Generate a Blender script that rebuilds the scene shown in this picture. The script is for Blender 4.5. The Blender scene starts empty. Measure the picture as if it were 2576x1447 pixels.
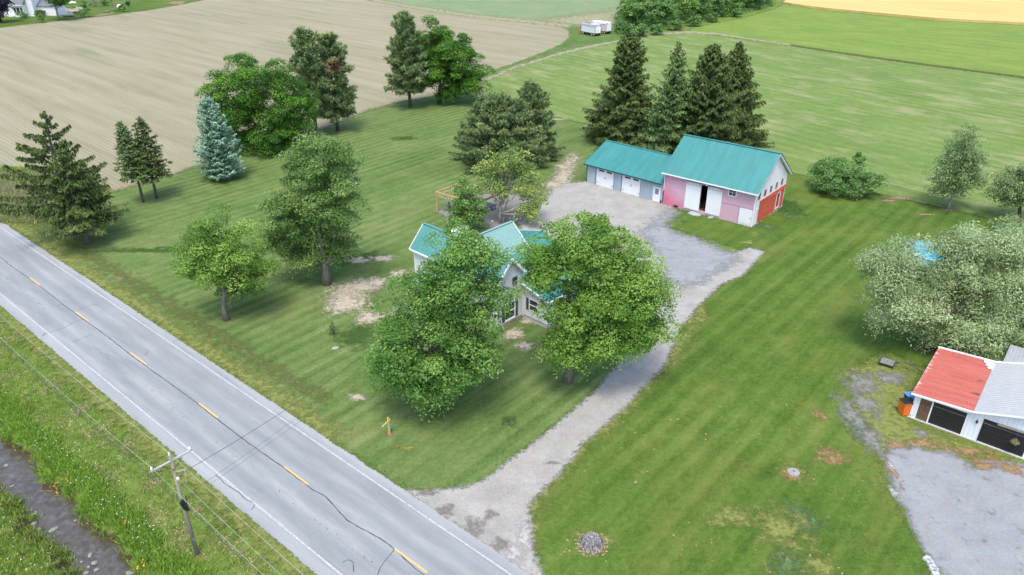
import bpy, math, random
import numpy as np
from mathutils import Vector, noise as mnoise
from mathutils.geometry import tessellate_polygon

rng = np.random.default_rng(7)
random.seed(7)
scene = bpy.context.scene
COL = scene.collection

# ------------------------------------------------------------------ camera, sky, sun
F_PX, PITCH, CAM_H = 1825.0, math.radians(27.54), 36.75      # focal length in 2576-px units
cam_d = bpy.data.cameras.new('camera')
cam_d.sensor_width = 36.0
cam_d.lens = 36.0 * F_PX / 2576.0
cam_d.clip_start, cam_d.clip_end = 0.5, 6000.0
cam = bpy.data.objects.new('camera', cam_d)
cam.location = (0, 0, CAM_H)
cam.rotation_euler = (math.pi / 2 - PITCH, 0, 0)
COL.objects.link(cam)
scene.camera = cam

SUN_EL, SUN_AZ = math.radians(67), math.radians(-172)          # azimuth measured from +Y towards +X
world = bpy.data.worlds.new('World')
scene.world = world
world.use_nodes = True
wn = world.node_tree
wn.nodes.clear()
sky = wn.nodes.new('ShaderNodeTexSky')
sky.sky_type = 'NISHITA'
sky.sun_disc = False
sky.sun_elevation = SUN_EL
sky.sun_rotation = SUN_AZ
sky.altitude = 200
sky.air_density, sky.dust_density, sky.ozone_density = 1.0, 3.0, 1.0
bg = wn.nodes.new('ShaderNodeBackground')
bg.inputs['Strength'].default_value = 0.17
wo = wn.nodes.new('ShaderNodeOutputWorld')
wn.links.new(sky.outputs[0], bg.inputs[0])
wn.links.new(bg.outputs[0], wo.inputs[0])

sun_d = bpy.data.lights.new('sun', 'SUN')
sun_d.energy = 1.35
sun_d.angle = math.radians(18)
sun_d.color = (1.0, 0.95, 0.88)
sun = bpy.data.objects.new('sun', sun_d)
sdir = Vector((math.sin(SUN_AZ) * math.cos(SUN_EL), math.cos(SUN_AZ) * math.cos(SUN_EL), math.sin(SUN_EL)))
sun.rotation_euler = sdir.to_track_quat('Z', 'Y').to_euler()
sun.location = (0, 0, 200)
COL.objects.link(sun)

scene.view_settings.view_transform = 'Standard'
scene.view_settings.look = 'None'
scene.view_settings.gamma = 1.0
scene.view_settings.use_curve_mapping = False
scene.view_settings.exposure = 1.06
scene.cycles.max_bounces = 8
scene.cycles.transparent_max_bounces = 16

# ------------------------------------------------------------------ surveying helpers
CX, CY = 1288.0, 723.4
_F = np.array([0, math.cos(PITCH), -math.sin(PITCH)])
_U = np.array([0, math.sin(PITCH), math.cos(PITCH)])
_R = np.array([1.0, 0, 0])


def ray(x, y):
    return _F + _R * (x - CX) / F_PX - _U * (y - CY) / F_PX


def G(x, y, z=0.0):                       # sight line -> point at height z
    d = ray(x, y)
    t = (z - CAM_H) / d[2]
    return np.array([d[0] * t, d[1] * t, z])


def at_depth(x, y, Y):                    # sight line -> point at world Y
    d = ray(x, y)
    t = Y / d[1]
    return np.array([d[0] * t, Y, CAM_H + d[2] * t]), t / F_PX


RO = np.array([-30.92, 53.34])            # a point of the road's centre line
RX = np.array([0.7672, -0.6414])          # along the road, to the right
RN = np.array([0.6414, 0.7672])           # across the road, towards the house
ROT = math.atan2(RX[1], RX[0])


def W(x, t, z=0.0):                       # road frame -> world
    p = RO + RX * x + RN * t
    return np.array([p[0], p[1], z])


def to_road(p):
    q = np.array([p[0], p[1]]) - RO
    return q @ RX, q @ RN


# ------------------------------------------------------------------ node helper
class N:
    def __init__(s, name):
        s.m = bpy.data.materials.new(name)
        s.m.use_nodes = True
        s.t = s.m.node_tree
        s.t.nodes.clear()
        s.out = s.t.nodes.new('ShaderNodeOutputMaterial')

    def n(s, typ, **kw):
        nd = s.t.nodes.new(typ)
        for k, v in kw.items():
            setattr(nd, k, v)
        return nd

    def l(s, a, b):
        if isinstance(a, (int, float)):
            b.default_value = a
        elif isinstance(a, (tuple, list)):
            b.default_value = tuple(a) if len(a) == len(b.default_value) else tuple(a) + (1.0,)
        else:
            s.t.links.new(a, b)

    def pos(s):
        return s.n('ShaderNodeNewGeometry').outputs['Position']

    def obj(s):
        return s.n('ShaderNodeTexCoord').outputs['Object']

    def map(s, v, rot=0.0, scale=(1, 1, 1), loc=(0, 0, 0)):
        nd = s.n('ShaderNodeMapping')
        s.l(v, nd.inputs['Vector'])
        nd.inputs['Rotation'].default_value = (0, 0, rot)
        nd.inputs['Scale'].default_value = scale
        nd.inputs['Location'].default_value = loc
        return nd.outputs[0]

    def road(s, extra=0.0, scale=(1, 1, 1)):     # coordinates aligned with the road
        return s.map(s.map(s.pos(), rot=-ROT + extra), scale=scale)

    def noise(s, v, scale=1.0, detail=4.0, rough=0.6, dist=0.0):
        nd = s.n('ShaderNodeTexNoise')
        s.l(v, nd.inputs['Vector'])
        nd.inputs['Scale'].default_value = scale
        nd.inputs['Detail'].default_value = detail
        nd.inputs['Roughness'].default_value = rough
        nd.inputs['Distortion'].default_value = dist
        return nd.outputs[0]

    def wave(s, v, scale, dist=0.0, dscale=1.0, detail=2.0, prof='SIN', axis='X'):
        nd = s.n('ShaderNodeTexWave', wave_profile=prof, bands_direction=axis)
        s.l(v, nd.inputs['Vector'])
        nd.inputs['Scale'].default_value = scale
        nd.inputs['Distortion'].default_value = dist
        nd.inputs['Detail'].default_value = detail
        nd.inputs['Detail Scale'].default_value = dscale
        return nd.outputs['Fac']

    def voro(s, v, scale):
        nd = s.n('ShaderNodeTexVoronoi')
        s.l(v, nd.inputs['Vector'])
        nd.inputs['Scale'].default_value = scale
        return nd.outputs['Color']

    def ramp(s, f, stops, interp='LINEAR'):
        nd = s.n('ShaderNodeValToRGB')
        nd.color_ramp.interpolation = interp
        e = nd.color_ramp.elements
        while len(e) < len(stops):
            e.new(0.5)
        for el, (p, c) in zip(e, stops):
            el.position = p
            el.color = tuple(c) + (1.0,) if isinstance(c, (tuple, list)) else (c, c, c, 1.0)
        s.l(f, nd.inputs[0])
        return nd.outputs[0]

    def mr(s, f, a, b, c=0.0, d=1.0, smooth=False):
        nd = s.n('ShaderNodeMapRange')
        if smooth:
            nd.interpolation_type = 'SMOOTHSTEP'
        s.l(f, nd.inputs[0])
        for i, v in enumerate((a, b, c, d)):
            nd.inputs[i + 1].default_value = v
        return nd.outputs[0]

    def mix(s, f, a, b, blend='MIX'):
        nd = s.n('ShaderNodeMix', data_type='RGBA', blend_type=blend)
        s.l(f, nd.inputs[0])
        s.l(a, nd.inputs[6])
        s.l(b, nd.inputs[7])
        return nd.outputs[2]

    def math(s, op, a, b=0.0):
        nd = s.n('ShaderNodeMath', operation=op)
        s.l(a, nd.inputs[0])
        s.l(b, nd.inputs[1])
        return nd.outputs[0]

    def sep(s, v):
        nd = s.n('ShaderNodeSeparateXYZ')
        s.l(v, nd.inputs[0])
        return nd.outputs

    def attr(s, name):
        return s.n('ShaderNodeAttribute', attribute_name=name).outputs['Fac']

    def bump(s, h, strength=0.3, dist=0.05):
        nd = s.n('ShaderNodeBump')
        nd.inputs['Strength'].default_value = strength
        nd.inputs['Distance'].default_value = dist
        s.l(h, nd.inputs['Height'])
        return nd.outputs[0]

    def pbr(s, col, rough=0.9, spec=0.3, metal=0.0, normal=None):
        nd = s.n('ShaderNodeBsdfPrincipled')
        s.l(col, nd.inputs['Base Color'])
        s.l(rough, nd.inputs['Roughness'])
        s.l(spec, nd.inputs['Specular IOR Level'])
        s.l(metal, nd.inputs['Metallic'])
        if normal is not None:
            s.l(normal, nd.inputs['Normal'])
        return nd.outputs[0]

    def ragged(s, sh, scale=3.0, amp=0.9, soft=0.25):     # worn, broken edge of a ground sheet
        e = s.attr('edge')
        nz = s.noise(s.pos(), scale, 5, 0.65)
        f = s.math('ADD', e, s.math('MULTIPLY', s.math('SUBTRACT', nz, 0.5), amp * 2))
        f = s.mr(f, 0.5 - soft, 0.5 + soft)
        tr = s.n('ShaderNodeBsdfTransparent').outputs[0]
        mx = s.n('ShaderNodeMixShader')
        s.l(f, mx.inputs[0])
        s.l(tr, mx.inputs[1])
        s.l(sh, mx.inputs[2])
        return mx.outputs[0]

    def done(s, sh):
        s.t.links.new(sh, s.out.inputs['Surface'])
        return s.m


# ------------------------------------------------------------------ object helpers
def tag(o, label=None, cat=None, group=None, kind=None):
    if label:
        o['label'] = label
    if cat:
        o['category'] = cat
    if group:
        o['group'] = group
    if kind:
        o['kind'] = kind
    return o


def thing(name, label, cat, loc=(0, 0, 0), rotz=0.0, group=None):
    o = bpy.data.objects.new(name, None)
    o.empty_display_size = 0.3
    COL.objects.link(o)
    o.location = tuple(float(v) for v in loc)
    o.rotation_euler = (0, 0, rotz)
    return tag(o, label, cat, group)


def copy_tree(o, parent=None):
    c = o.copy()
    COL.objects.link(c)
    if parent is not None:
        c.parent = parent
    for ch in list(o.children):
        copy_tree(ch, c)
    return c


def link(name, me, mat, parent=None, smooth=False):
    o = bpy.data.objects.new(name, me)
    COL.objects.link(o)
    if mat:
        me.materials.append(mat)
    if smooth:
        me.polygons.foreach_set('use_smooth', [True] * len(me.polygons))
    if parent is not None:
        o.parent = parent
    return o


class PL:                                   # a drawing plane: origin, across, up, out
    def __init__(s, o, u=(1, 0, 0), v=(0, 0, 1), n=(0, -1, 0)):
        s.o, s.u, s.v, s.n = (np.array(q, float) for q in (o, u, v, n))

    def __call__(s, a, b, c=0.0):
        return s.o + s.u * a + s.v * b + s.n * c


BOXF = [(0, 3, 2, 1), (4, 5, 6, 7), (0, 1, 5, 4), (1, 2, 6, 5), (2, 3, 7, 6), (3, 0, 4, 7)]


class MB:
    def __init__(s):
        s.v, s.f = [], []

    def add(s, vs, fs):
        o = len(s.v)
        s.v += [tuple(float(c) for c in q) for q in vs]
        s.f += [tuple(i + o for i in f) for f in fs]
        return s

    def quad(s, *p):
        return s.add(p, [tuple(range(len(p)))])

    def box(s, x0, x1, y0, y1, z0, z1):
        return s.add([(x0, y0, z0), (x1, y0, z0), (x1, y1, z0), (x0, y1, z0),
                      (x0, y0, z1), (x1, y0, z1), (x1, y1, z1), (x0, y1, z1)], BOXF)

    def pbox(s, pl, a0, a1, b0, b1, c0, c1):
        return s.add([pl(a0, b0, c1), pl(a1, b0, c1), pl(a1, b0, c0), pl(a0, b0, c0),
                      pl(a0, b1, c1), pl(a1, b1, c1), pl(a1, b1, c0), pl(a0, b1, c0)], BOXF)

    def bar(s, p, q, w=0.1, h=None, up=(0, 0, 1)):
        p, q = np.array(p, float), np.array(q, float)
        d = q - p
        d /= np.linalg.norm(d)
        up = np.array(up, float)
        if abs(d @ up) > 0.95:
            up = np.array([1.0, 0, 0])
        sx = np.cross(d, up)
        sx /= np.linalg.norm(sx)
        sy = np.cross(sx, d)
        h = w if h is None else h
        a, b = sx * w / 2, sy * h / 2
        return s.add([p - a - b, p + a - b, p + a + b, p - a + b, q - a - b, q + a - b, q + a + b, q - a + b], BOXF)

    def tube(s, path, radii, sides=6, cap=True):
        path = [np.array(p, float) for p in path]
        if not hasattr(radii, '__len__'):
            radii = [radii] * len(path)
        o = len(s.v)
        n = len(path)
        ref = None
        for i, p in enumerate(path):
            d = path[min(i + 1, n - 1)] - path[max(i - 1, 0)]
            d = d / (np.linalg.norm(d) + 1e-9)
            if ref is None:
                ref = np.array([1.0, 0, 0]) if abs(d[0]) < 0.8 else np.array([0, 1.0, 0])
            a = np.cross(d, ref)
            a /= np.linalg.norm(a) + 1e-9
            b = np.cross(d, a)
            ref = -np.cross(d, b) if False else ref
            for k in range(sides):
                th = 2 * math.pi * k / sides
                q = p + (a * math.cos(th) + b * math.sin(th)) * radii[i]
                s.v.append(tuple(q))
        for i in range(n - 1):
            for k in range(sides):
                k2 = (k + 1) % sides
                s.f.append((o + i * sides + k, o + i * sides + k2, o + (i + 1) * sides + k2, o + (i + 1) * sides + k))
        if cap:
            s.f.append(tuple(o + k for k in range(sides))[::-1])
            s.f.append(tuple(o + (n - 1) * sides + k for k in range(sides)))
        return s

    def lathe(s, c, prof, sides=20):        # prof: list of (r, z)
        o = len(s.v)
        for r, z in prof:
            for k in range(sides):
                th = 2 * math.pi * k / sides
                s.v.append((c[0] + r * math.cos(th), c[1] + r * math.sin(th), c[2] + z))
        for i in range(len(prof) - 1):
            for k in range(sides):
                k2 = (k + 1) % sides
                s.f.append((o + i * sides + k, o + i * sides + k2, o + (i + 1) * sides + k2, o + (i + 1) * sides + k))
        s.f.append(tuple(o + k for k in range(sides))[::-1])
        s.f.append(tuple(o + (len(prof) - 1) * sides + k for k in range(sides)))
        return s

    def wall(s, pl, w, h, holes=(), th=0.15):          # a wall with real openings
        us = sorted({0.0, w, *[x for q in holes for x in q[:2]]})
        vs = sorted({0.0, h, *[x for q in holes for x in q[2:]]})
        us = [x for x in us if -1e-6 <= x <= w + 1e-6]
        vs = [x for x in vs if -1e-6 <= x <= h + 1e-6]
        for i in range(len(us) - 1):
            for j in range(len(vs) - 1):
                a0, a1, b0, b1 = us[i], us[i + 1], vs[j], vs[j + 1]
                am, bm = (a0 + a1) / 2, (b0 + b1) / 2
                if any(q[0] < am < q[1] and q[2] < bm < q[3] for q in holes):
                    continue
                s.quad(pl(a0, b0), pl(a1, b0), pl(a1, b1), pl(a0, b1))
                s.quad(pl(a0, b1, -th), pl(a1, b1, -th), pl(a1, b0, -th), pl(a0, b0, -th))
        for a0, a1, b0, b1 in holes:
            s.quad(pl(a0, b0), pl(a0, b1), pl(a0, b1, -th), pl(a0, b0, -th))
            s.quad(pl(a1, b0), pl(a1, b0, -th), pl(a1, b1, -th), pl(a1, b1))
            s.quad(pl(a0, b1), pl(a1, b1), pl(a1, b1, -th), pl(a0, b1, -th))
            s.quad(pl(a0, b0), pl(a0, b0, -th), pl(a1, b0, -th), pl(a1, b0))
        return s

    def roof(s, p00, p10, p11, p01, th=0.08, ribs=0, rh=0.04, rw=0.05):
        """a roof slope: p00-p10 the eave, p01-p11 the ridge; ribs run from eave to ridge"""
        p00, p10, p11, p01 = (np.array(p, float) for p in (p00, p10, p11, p01))
        nrm = np.cross(p10 - p00, p01 - p00)
        nrm /= np.linalg.norm(nrm)
        if nrm[2] < 0:
            nrm = -nrm
        lo = -nrm * th
        s.add([p00 + lo, p10 + lo, p11 + lo, p01 + lo, p00, p10, p11, p01], BOXF)
        e = (p10 - p00)
        L = np.linalg.norm(e)
        e = e / L
        for k in range(ribs):
            f = (k + 0.5) / ribs
            a, b = p00 + (p10 - p00) * f, p01 + (p11 - p01) * f
            s.add([a - e * rw / 2 + nrm * 0.002, a + e * rw / 2 + nrm * 0.002, b + e * rw / 2 + nrm * 0.002, b - e * rw / 2 + nrm * 0.002,
                   a - e * rw / 4 + nrm * rh, a + e * rw / 4 + nrm * rh, b + e * rw / 4 + nrm * rh, b - e * rw / 4 + nrm * rh], BOXF)
        return s

    def build(s, name, mat, parent=None, smooth=False):
        me = bpy.data.meshes.new(name)
        me.from_pydata(s.v, [], s.f)
        me.validate()
        me.update()
        return link(name, me, mat, parent, smooth)


def leaf_mesh(name, C, U, V, tint, mat, parent=None):      # many small leaf faces in one crown
    n = len(C)
    co = np.empty((n, 4, 3), np.float32)
    co[:, 0], co[:, 1], co[:, 2], co[:, 3] = C - U, C + V, C + U, C - V
    me = bpy.data.meshes.new(name)
    me.vertices.add(n * 4)
    me.vertices.foreach_set('co', co.ravel())
    me.loops.add(n * 4)
    me.loops.foreach_set('vertex_index', np.arange(n * 4, dtype=np.int32))
    me.polygons.add(n)
    me.polygons.foreach_set('loop_start', np.arange(n, dtype=np.int32) * 4)
    me.polygons.foreach_set('loop_total', np.full(n, 4, np.int32))
    a = me.attributes.new('tint', 'FLOAT', 'POINT')
    a.data.foreach_set('value', np.repeat(tint, 4).astype(np.float32))
    me.update(calc_edges=True)
    return link(name, me, mat, parent)


def unit(a):
    return a / (np.linalg.norm(a, axis=-1, keepdims=True) + 1e-9)


# ------------------------------------------------------------------ ground sheets
def outline(pts, step, jit, closed=True):
    out = []
    n = len(pts)
    for i in range(n):
        a, b = np.array(pts[i][:2], float), np.array(pts[(i + 1) % n][:2], float)
        L = np.linalg.norm(b - a)
        k = max(1, int(L / step))
        nv = np.array([-(b - a)[1], (b - a)[0]]) / (L + 1e-9)
        for j in range(k):
            p = a + (b - a) * j / k
            w = mnoise.noise(Vector((p[0] * 0.35, p[1] * 0.35, 3.1))) + 0.6 * mnoise.noise(Vector((p[0] * 1.3, p[1] * 1.3, 9.7)))
            out.append(p + nv * jit * w)
    return out


def signed_dist(Q, P):
    """distance of points Q to the closed outline P, positive inside"""
    A, B = P, np.roll(P, -1, 0)
    out = np.empty(len(Q))
    for i in range(0, len(Q), 4000):
        q = Q[i:i + 4000][:, None, :]
        ab = (B - A)[None]
        t = np.clip(((q - A) * ab).sum(2) / ((ab * ab).sum(2) + 1e-12), 0, 1)
        d = np.linalg.norm(q - (A + ab * t[..., None]), axis=2).min(1)
        c = ((A[:, 1] > q[..., 1]) != (B[:, 1] > q[..., 1])) & (q[..., 0] < (B[:, 0] - A[:, 0]) * (q[..., 1] - A[:, 1]) / (B[:, 1] - A[:, 1] + 1e-12) + A[:, 0])
        out[i:i + 4000] = np.where(c.sum(1) % 2 == 1, d, -d)
    return out


def sheet(name, pts, z, mat, step=0.7, jit=0.15, edge=0.5, kind='structure', label=None, cell=None):
    """a flat ground surface a few mm above the one below; attribute edge is 0 outside the outline, .5 on it, 1 well inside"""
    P = np.array(outline(pts, step, jit))
    c = cell or edge * 0.8
    lo, hi = P.min(0) - edge * 1.5, P.max(0) + edge * 1.5
    nx, ny = int((hi[0] - lo[0]) / c) + 2, int((hi[1] - lo[1]) / c) + 2
    gx, gy = np.meshgrid(lo[0] + np.arange(nx) * c, lo[1] + np.arange(ny) * c)
    Q = np.stack([gx.ravel(), gy.ravel()], 1)
    e = np.clip(0.5 + signed_dist(Q, P) / (2 * edge), 0, 1)
    i, j = np.meshgrid(np.arange(nx - 1), np.arange(ny - 1))
    a = (j * nx + i).ravel()
    F = np.stack([a, a + 1, a + nx + 1, a + nx], 1)
    F = F[e[F].max(1) > 0]
    used = np.unique(F)
    mp = np.full(len(Q), -1)
    mp[used] = np.arange(len(used))
    me = bpy.data.meshes.new(name)
    me.from_pydata(np.column_stack([Q[used], np.full(len(used), z)]).tolist(), [], mp[F].tolist())
    at = me.attributes.new('edge', 'FLOAT', 'POINT')
    at.data.foreach_set('value', e[used].astype(np.float32))
    me.update()
    o = link(name, me, mat)
    return tag(o, label, None, None, kind)


def blob(cx, cy, rx, ry, n=14, rot=0.0, wob=0.25):
    out = []
    ph = random.random() * 50
    for k in range(n):
        th = 2 * math.pi * k / n
        r = 1 + wob * mnoise.noise(Vector((math.cos(th) * 1.2 + ph, math.sin(th) * 1.2, ph)))
        x, y = rx * r * math.cos(th), ry * r * math.sin(th)
        out.append((cx + x * math.cos(rot) - y * math.sin(rot), cy + x * math.sin(rot) + y * math.cos(rot)))
    return out


def patches(name, spots, z, mat, kind='structure'):
    """worn or bare spots: fans whose attribute edge rises from rim to middle"""
    vs, fs, ed = [], [], []
    for i, (cx, cy, rx, ry, rot) in enumerate(spots):
        z += 0.0004 if i < 12 else 0.0
        pts = blob(cx, cy, rx, ry, 16, rot, 0.45)
        o = len(vs)
        vs.append((cx, cy, z)); ed.append(1.0)
        for p in pts:
            vs.append((p[0], p[1], z)); ed.append(0.0)
        k = len(pts)
        fs += [(o, o + 1 + i, o + 1 + (i + 1) % k) for i in range(k)]
    me = bpy.data.meshes.new(name)
    me.from_pydata(vs, [], fs)
    a = me.attributes.new('edge', 'FLOAT', 'POINT')
    a.data.foreach_set('value', ed)
    me.update()
    return tag(link(name, me, mat), kind=kind)


# ------------------------------------------------------------------ ground materials
def m_grass(name, dark, mid, light, dry, stripe=None, seed=0.0, dry_amt=0.5, edge=None):
    n = N(name)
    p = n.map(n.pos(), loc=(seed, seed * 0.7, 0))
    big = n.noise(p, 0.07, 4, 0.6)
    med = n.noise(p, 0.6, 5, 0.65)
    fine = n.noise(p, 7.0, 5, 0.75)
    mdn = n.noise(p, 2.3, 3, 0.7)
    f = n.math('ADD', n.math('MULTIPLY', big, 0.32), n.math('ADD', n.math('MULTIPLY', med, 0.30), n.math('ADD', n.math('MULTIPLY', mdn, 0.30), n.math('MULTIPLY', fine, 0.23))))
    if stripe:
        per, amt, ang, ds = stripe
        wv = n.wave(n.road(extra=ang), math.pi / per / 10.0, 2.0, ds, 1.5)
        fw = n.wave(n.road(extra=ang), math.pi / (per * 0.37) / 10.0, 3.0, ds, 2)
        st = n.noise(n.map(n.road(extra=ang), scale=(1.1, 0.05, 1)), 1.0, 4, 0.65)
        pt = n.noise(n.map(p, loc=(9, 3, 0)), 0.05, 2, 0.5)
        f = n.math('ADD', f, n.math('MULTIPLY', n.math('MULTIPLY', n.math('SUBTRACT', wv, 0.5), amt * 1.7), n.mr(pt, 0.35, 0.65, 0.1, 1.0)))
        f = n.math('ADD', f, n.math('MULTIPLY', n.math('SUBTRACT', st, 0.5), amt * 3.2))
        f = n.math('ADD', f, n.math('MULTIPLY', n.math('SUBTRACT', fw, 0.5), amt * 0.35))
    c = n.ramp(f, [(0.40, dark), (0.57, mid), (0.73, light)])
    dr = n.noise(n.map(p, loc=(31, 7, 0)) if not stripe else n.map(n.road(extra=stripe[2]), loc=(31, 7, 0), scale=(1.0, 0.35, 1)), 0.22, 7, 0.72)
    c = n.mix(n.mr(dr, 0.50, 0.68, 0, dry_amt), c, dry)
    spk = n.noise(p, 5.5, 3, 0.75)
    c = n.mix(n.mr(spk, 0.55, 0.70, 0, 0.6), c, light)
    c = n.mix(n.mr(spk, 0.45, 0.30, 0, 0.6), c, dark)
    sh = n.pbr(c, 0.95, 0.1, normal=n.bump(fine, 0.5, 0.06))
    if edge:
        sh = n.ragged(sh, *edge)
    return n.done(sh)


M_ROUGH = m_grass('rough_grass', (.035, .075, .015), (.075, .14, .03), (.14, .20, .06), (.24, .22, .10), None, 3.0, 0.55)
M_LAWN_L = m_grass('lawn_striped', (.046, .088, .020), (.098, .154, .041), (.172, .220, .084), (.20, .20, .085), (1.6, 0.075, 0.0, 0.25), 11.0, 0.4, (2.0, 0.7, 0.3))
M_LAWN_R = m_grass('lawn_fresh', (.031, .066, .010), (.068, .122, .018), (.122, .176, .040), (.18, .18, .05), (1.9, 0.065, 0.03, 0.2), 47.0, 0.45, (2.0, 0.7, 0.3))
M_HAY = m_grass('hay_stubble', (.078, .138, .032), (.126, .192, .048), (.19, .245, .080), (.31, .29, .16), (3.2, 0.055, math.radians(102), 0.12), 90.0, 0.7, (1.0, 0.7, 0.3))
M_MEADOW = m_grass('green_meadow', (.095, .160, .034), (.140, .215, .042), (.200, .260, .058), (.26, .27, .07), (7.0, 0.05, math.radians(100), 0.1), 130.0, 0.6, (1.0, 0.7, 0.3))
M_CROP = m_grass('far_crop', (.12, .18, .09), (.16, .22, .11), (.21, .26, .14), (.27, .26, .16), (5.0, 0.12, math.radians(94), 0.1), 170.0, 0.5, (0.7, 0.7, 0.3))


def m_tan():
    n = N('tilled_field')
    p = n.pos()
    rows = n.wave(n.road(extra=math.radians(92.5)), math.pi / 0.76 / 10, 0.9, 0.6, 2)
    wide = n.wave(n.road(extra=math.radians(92.5)), math.pi / 9.0 / 10, 3.0, 0.15, 2)
    streak = n.noise(n.road(extra=math.radians(2.5), scale=(0.02, 0.35, 1)), 1.0, 5, 0.65)
    big = n.noise(p, 0.02, 4, 0.6)
    fine = n.noise(p, 3.5, 6, 0.75)
    f = n.math('ADD', n.math('MULTIPLY', fine, 0.6), n.math('MULTIPLY', streak, 0.5))
    c = n.ramp(f, [(0.30, (.155, .137, .083)), (0.52, (.262, .238, .155)), (0.78, (.365, .34, .24))])
    c = n.mix(n.math('MULTIPLY', n.mr(rows, 0.55, 1.0), 0.36), c, (.135, .130, .072))
    c = n.mix(n.math('MULTIPLY', n.mr(wide, 0.6, 1.0), 0.07), c, (.15, .15, .09))
    g = n.noise(n.road(extra=math.radians(2.5), scale=(0.018, 0.11, 1)), 1.0, 5, 0.7)
    c = n.mix(n.mr(g, 0.54, 0.70, 0, 0.55), c, (.135, .165, .075))
    g2 = n.noise(n.map(p, loc=(90, 20, 0)), 0.012, 3, 0.5)
    c = n.mix(n.mr(g2, 0.5, 0.7, 0, 0.35), c, (.20, .21, .13))
    return n.done(n.ragged(n.pbr(c, 1.0, 0.1), 1.2, 0.7, 0.3))


M_TAN = m_tan()


def m_gold():
    n = N('ripe_wheat')
    st = n.noise(n.road(extra=math.radians(2), scale=(0.02, 0.4, 1)), 1.0, 4, 0.6)
    fine = n.noise(n.pos(), 1.5, 5, 0.7)
    f = n.math('ADD', n.math('MULTIPLY', st, 0.6), n.math('MULTIPLY', fine, 0.4))
    c = n.ramp(f, [(0.3, (.40, .27, .09)), (0.5, (.52, .38, .15)), (0.75, (.62, .48, .22))])
    return n.done(n.pbr(c, 1.0, 0.1))


M_GOLD = m_gold()


def m_gravel(name, dark, mid, light, patch, edge=(2.5, 0.8, 0.25)):
    n = N(name)
    p = n.pos()
    fine = n.noise(p, 14.0, 4, 0.8)
    med = n.noise(p, 0.5, 5, 0.65)
    f = n.math('ADD', n.math('MULTIPLY', fine, 0.6), n.math('MULTIPLY', med, 0.4))
    c = n.ramp(f, [(0.33, dark), (0.5, mid), (0.68, light)])
    tr = n.noise(n.road(scale=(0.7, 0.06, 1)), 1.0, 4, 0.6)      # wheel-worn streaks along the drive
    c = n.mix(n.mr(tr, 0.50, 0.68, 0, 0.5), c, patch)
    vz = n.voro(p, 9.0)
    c = n.mix(0.12, c, vz, 'OVERLAY')
    return n.done(n.ragged(n.pbr(c, 0.95, 0.15, normal=n.bump(fine, 0.4, 0.03)), *edge))


M_GRAVEL = m_gravel('old_gravel', (.20, .192, .172), (.30, .29, .265), (.41, .398, .37), (.265, .255, .225))
M_GRAVEL2 = m_gravel('fresh_gravel', (.175, .182, .188), (.238, .248, .255), (.305, .316, .322), (.26, .265, .265), (1.2, 1.0, 0.35))
M_PATIO = m_gravel('patio_gravel', (.14, .128, .115), (.205, .19, .172), (.28, .265, .24), (.19, .175, .155))


def m_soil(name, cols, scale=2.5, amp=1.0, soft=0.2):
    n = N(name)
    p = n.pos()
    f = n.noise(p, 3.0, 6, 0.75)
    c = n.ramp(f, [(0.35, cols[0]), (0.55, cols[1]), (0.72, cols[2])])
    return n.done(n.ragged(n.pbr(c, 1.0, 0.1), scale, amp, soft))


M_SAND = m_soil('bare_sand', ((.25, .22, .15), (.40, .36, .27), (.54, .50, .40)), 1.8, 1.0, 0.25)
M_DRY = m_soil('dry_grass', ((.10, .14, .03), (.185, .20, .058), (.29, .27, .115)), 1.4, 1.7, 0.4)
M_RUST = m_soil('brown_clippings', ((.16, .10, .045), (.28, .19, .095), (.38, .29, .17)), 1.3, 1.7, 0.35)
M_STONES = m_soil('loose_stone', ((.14, .15, .12), (.20, .205, .18), (.27, .275, .255)), 1.2, 1.9, 0.5)
M_DRYFAINT = m_soil('yellowed_grass', ((.07, .10, .025), (.12, .14, .045), (.19, .19, .08)), 0.9, 1.6, 0.5)
M_DKFAINT = m_soil('deep_green_grass', ((.036, .082, .012), (.052, .106, .017), (.08, .135, .026)), 0.3, 1.5, 0.9)
M_STRAW = m_soil('straw', ((.20, .16, .07), (.30, .24, .12), (.40, .33, .19)), 5.0, 1.0, 0.3)
M_MULCH = m_soil('wood_mulch', ((.14, .10, .055), (.25, .19, .11), (.36, .285, .18)), 4.0, 0.7, 0.3)
M_DKGRASS = m_soil('lush_grass', ((.030, .070, .015), (.050, .10, .024), (.08, .14, .038)), 1.0, 1.3, 0.6)
M_TRACK = m_soil('dusty_track', ((.18, .19, .09), (.29, .28, .17), (.40, .37, .27)), 0.6, 1.9, 0.5)
M_CLOVER = m_soil('pale_clover', ((.06, .11, .03), (.10, .15, .06), (.17, .21, .11)), 2.0, 1.5, 0.5)


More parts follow.
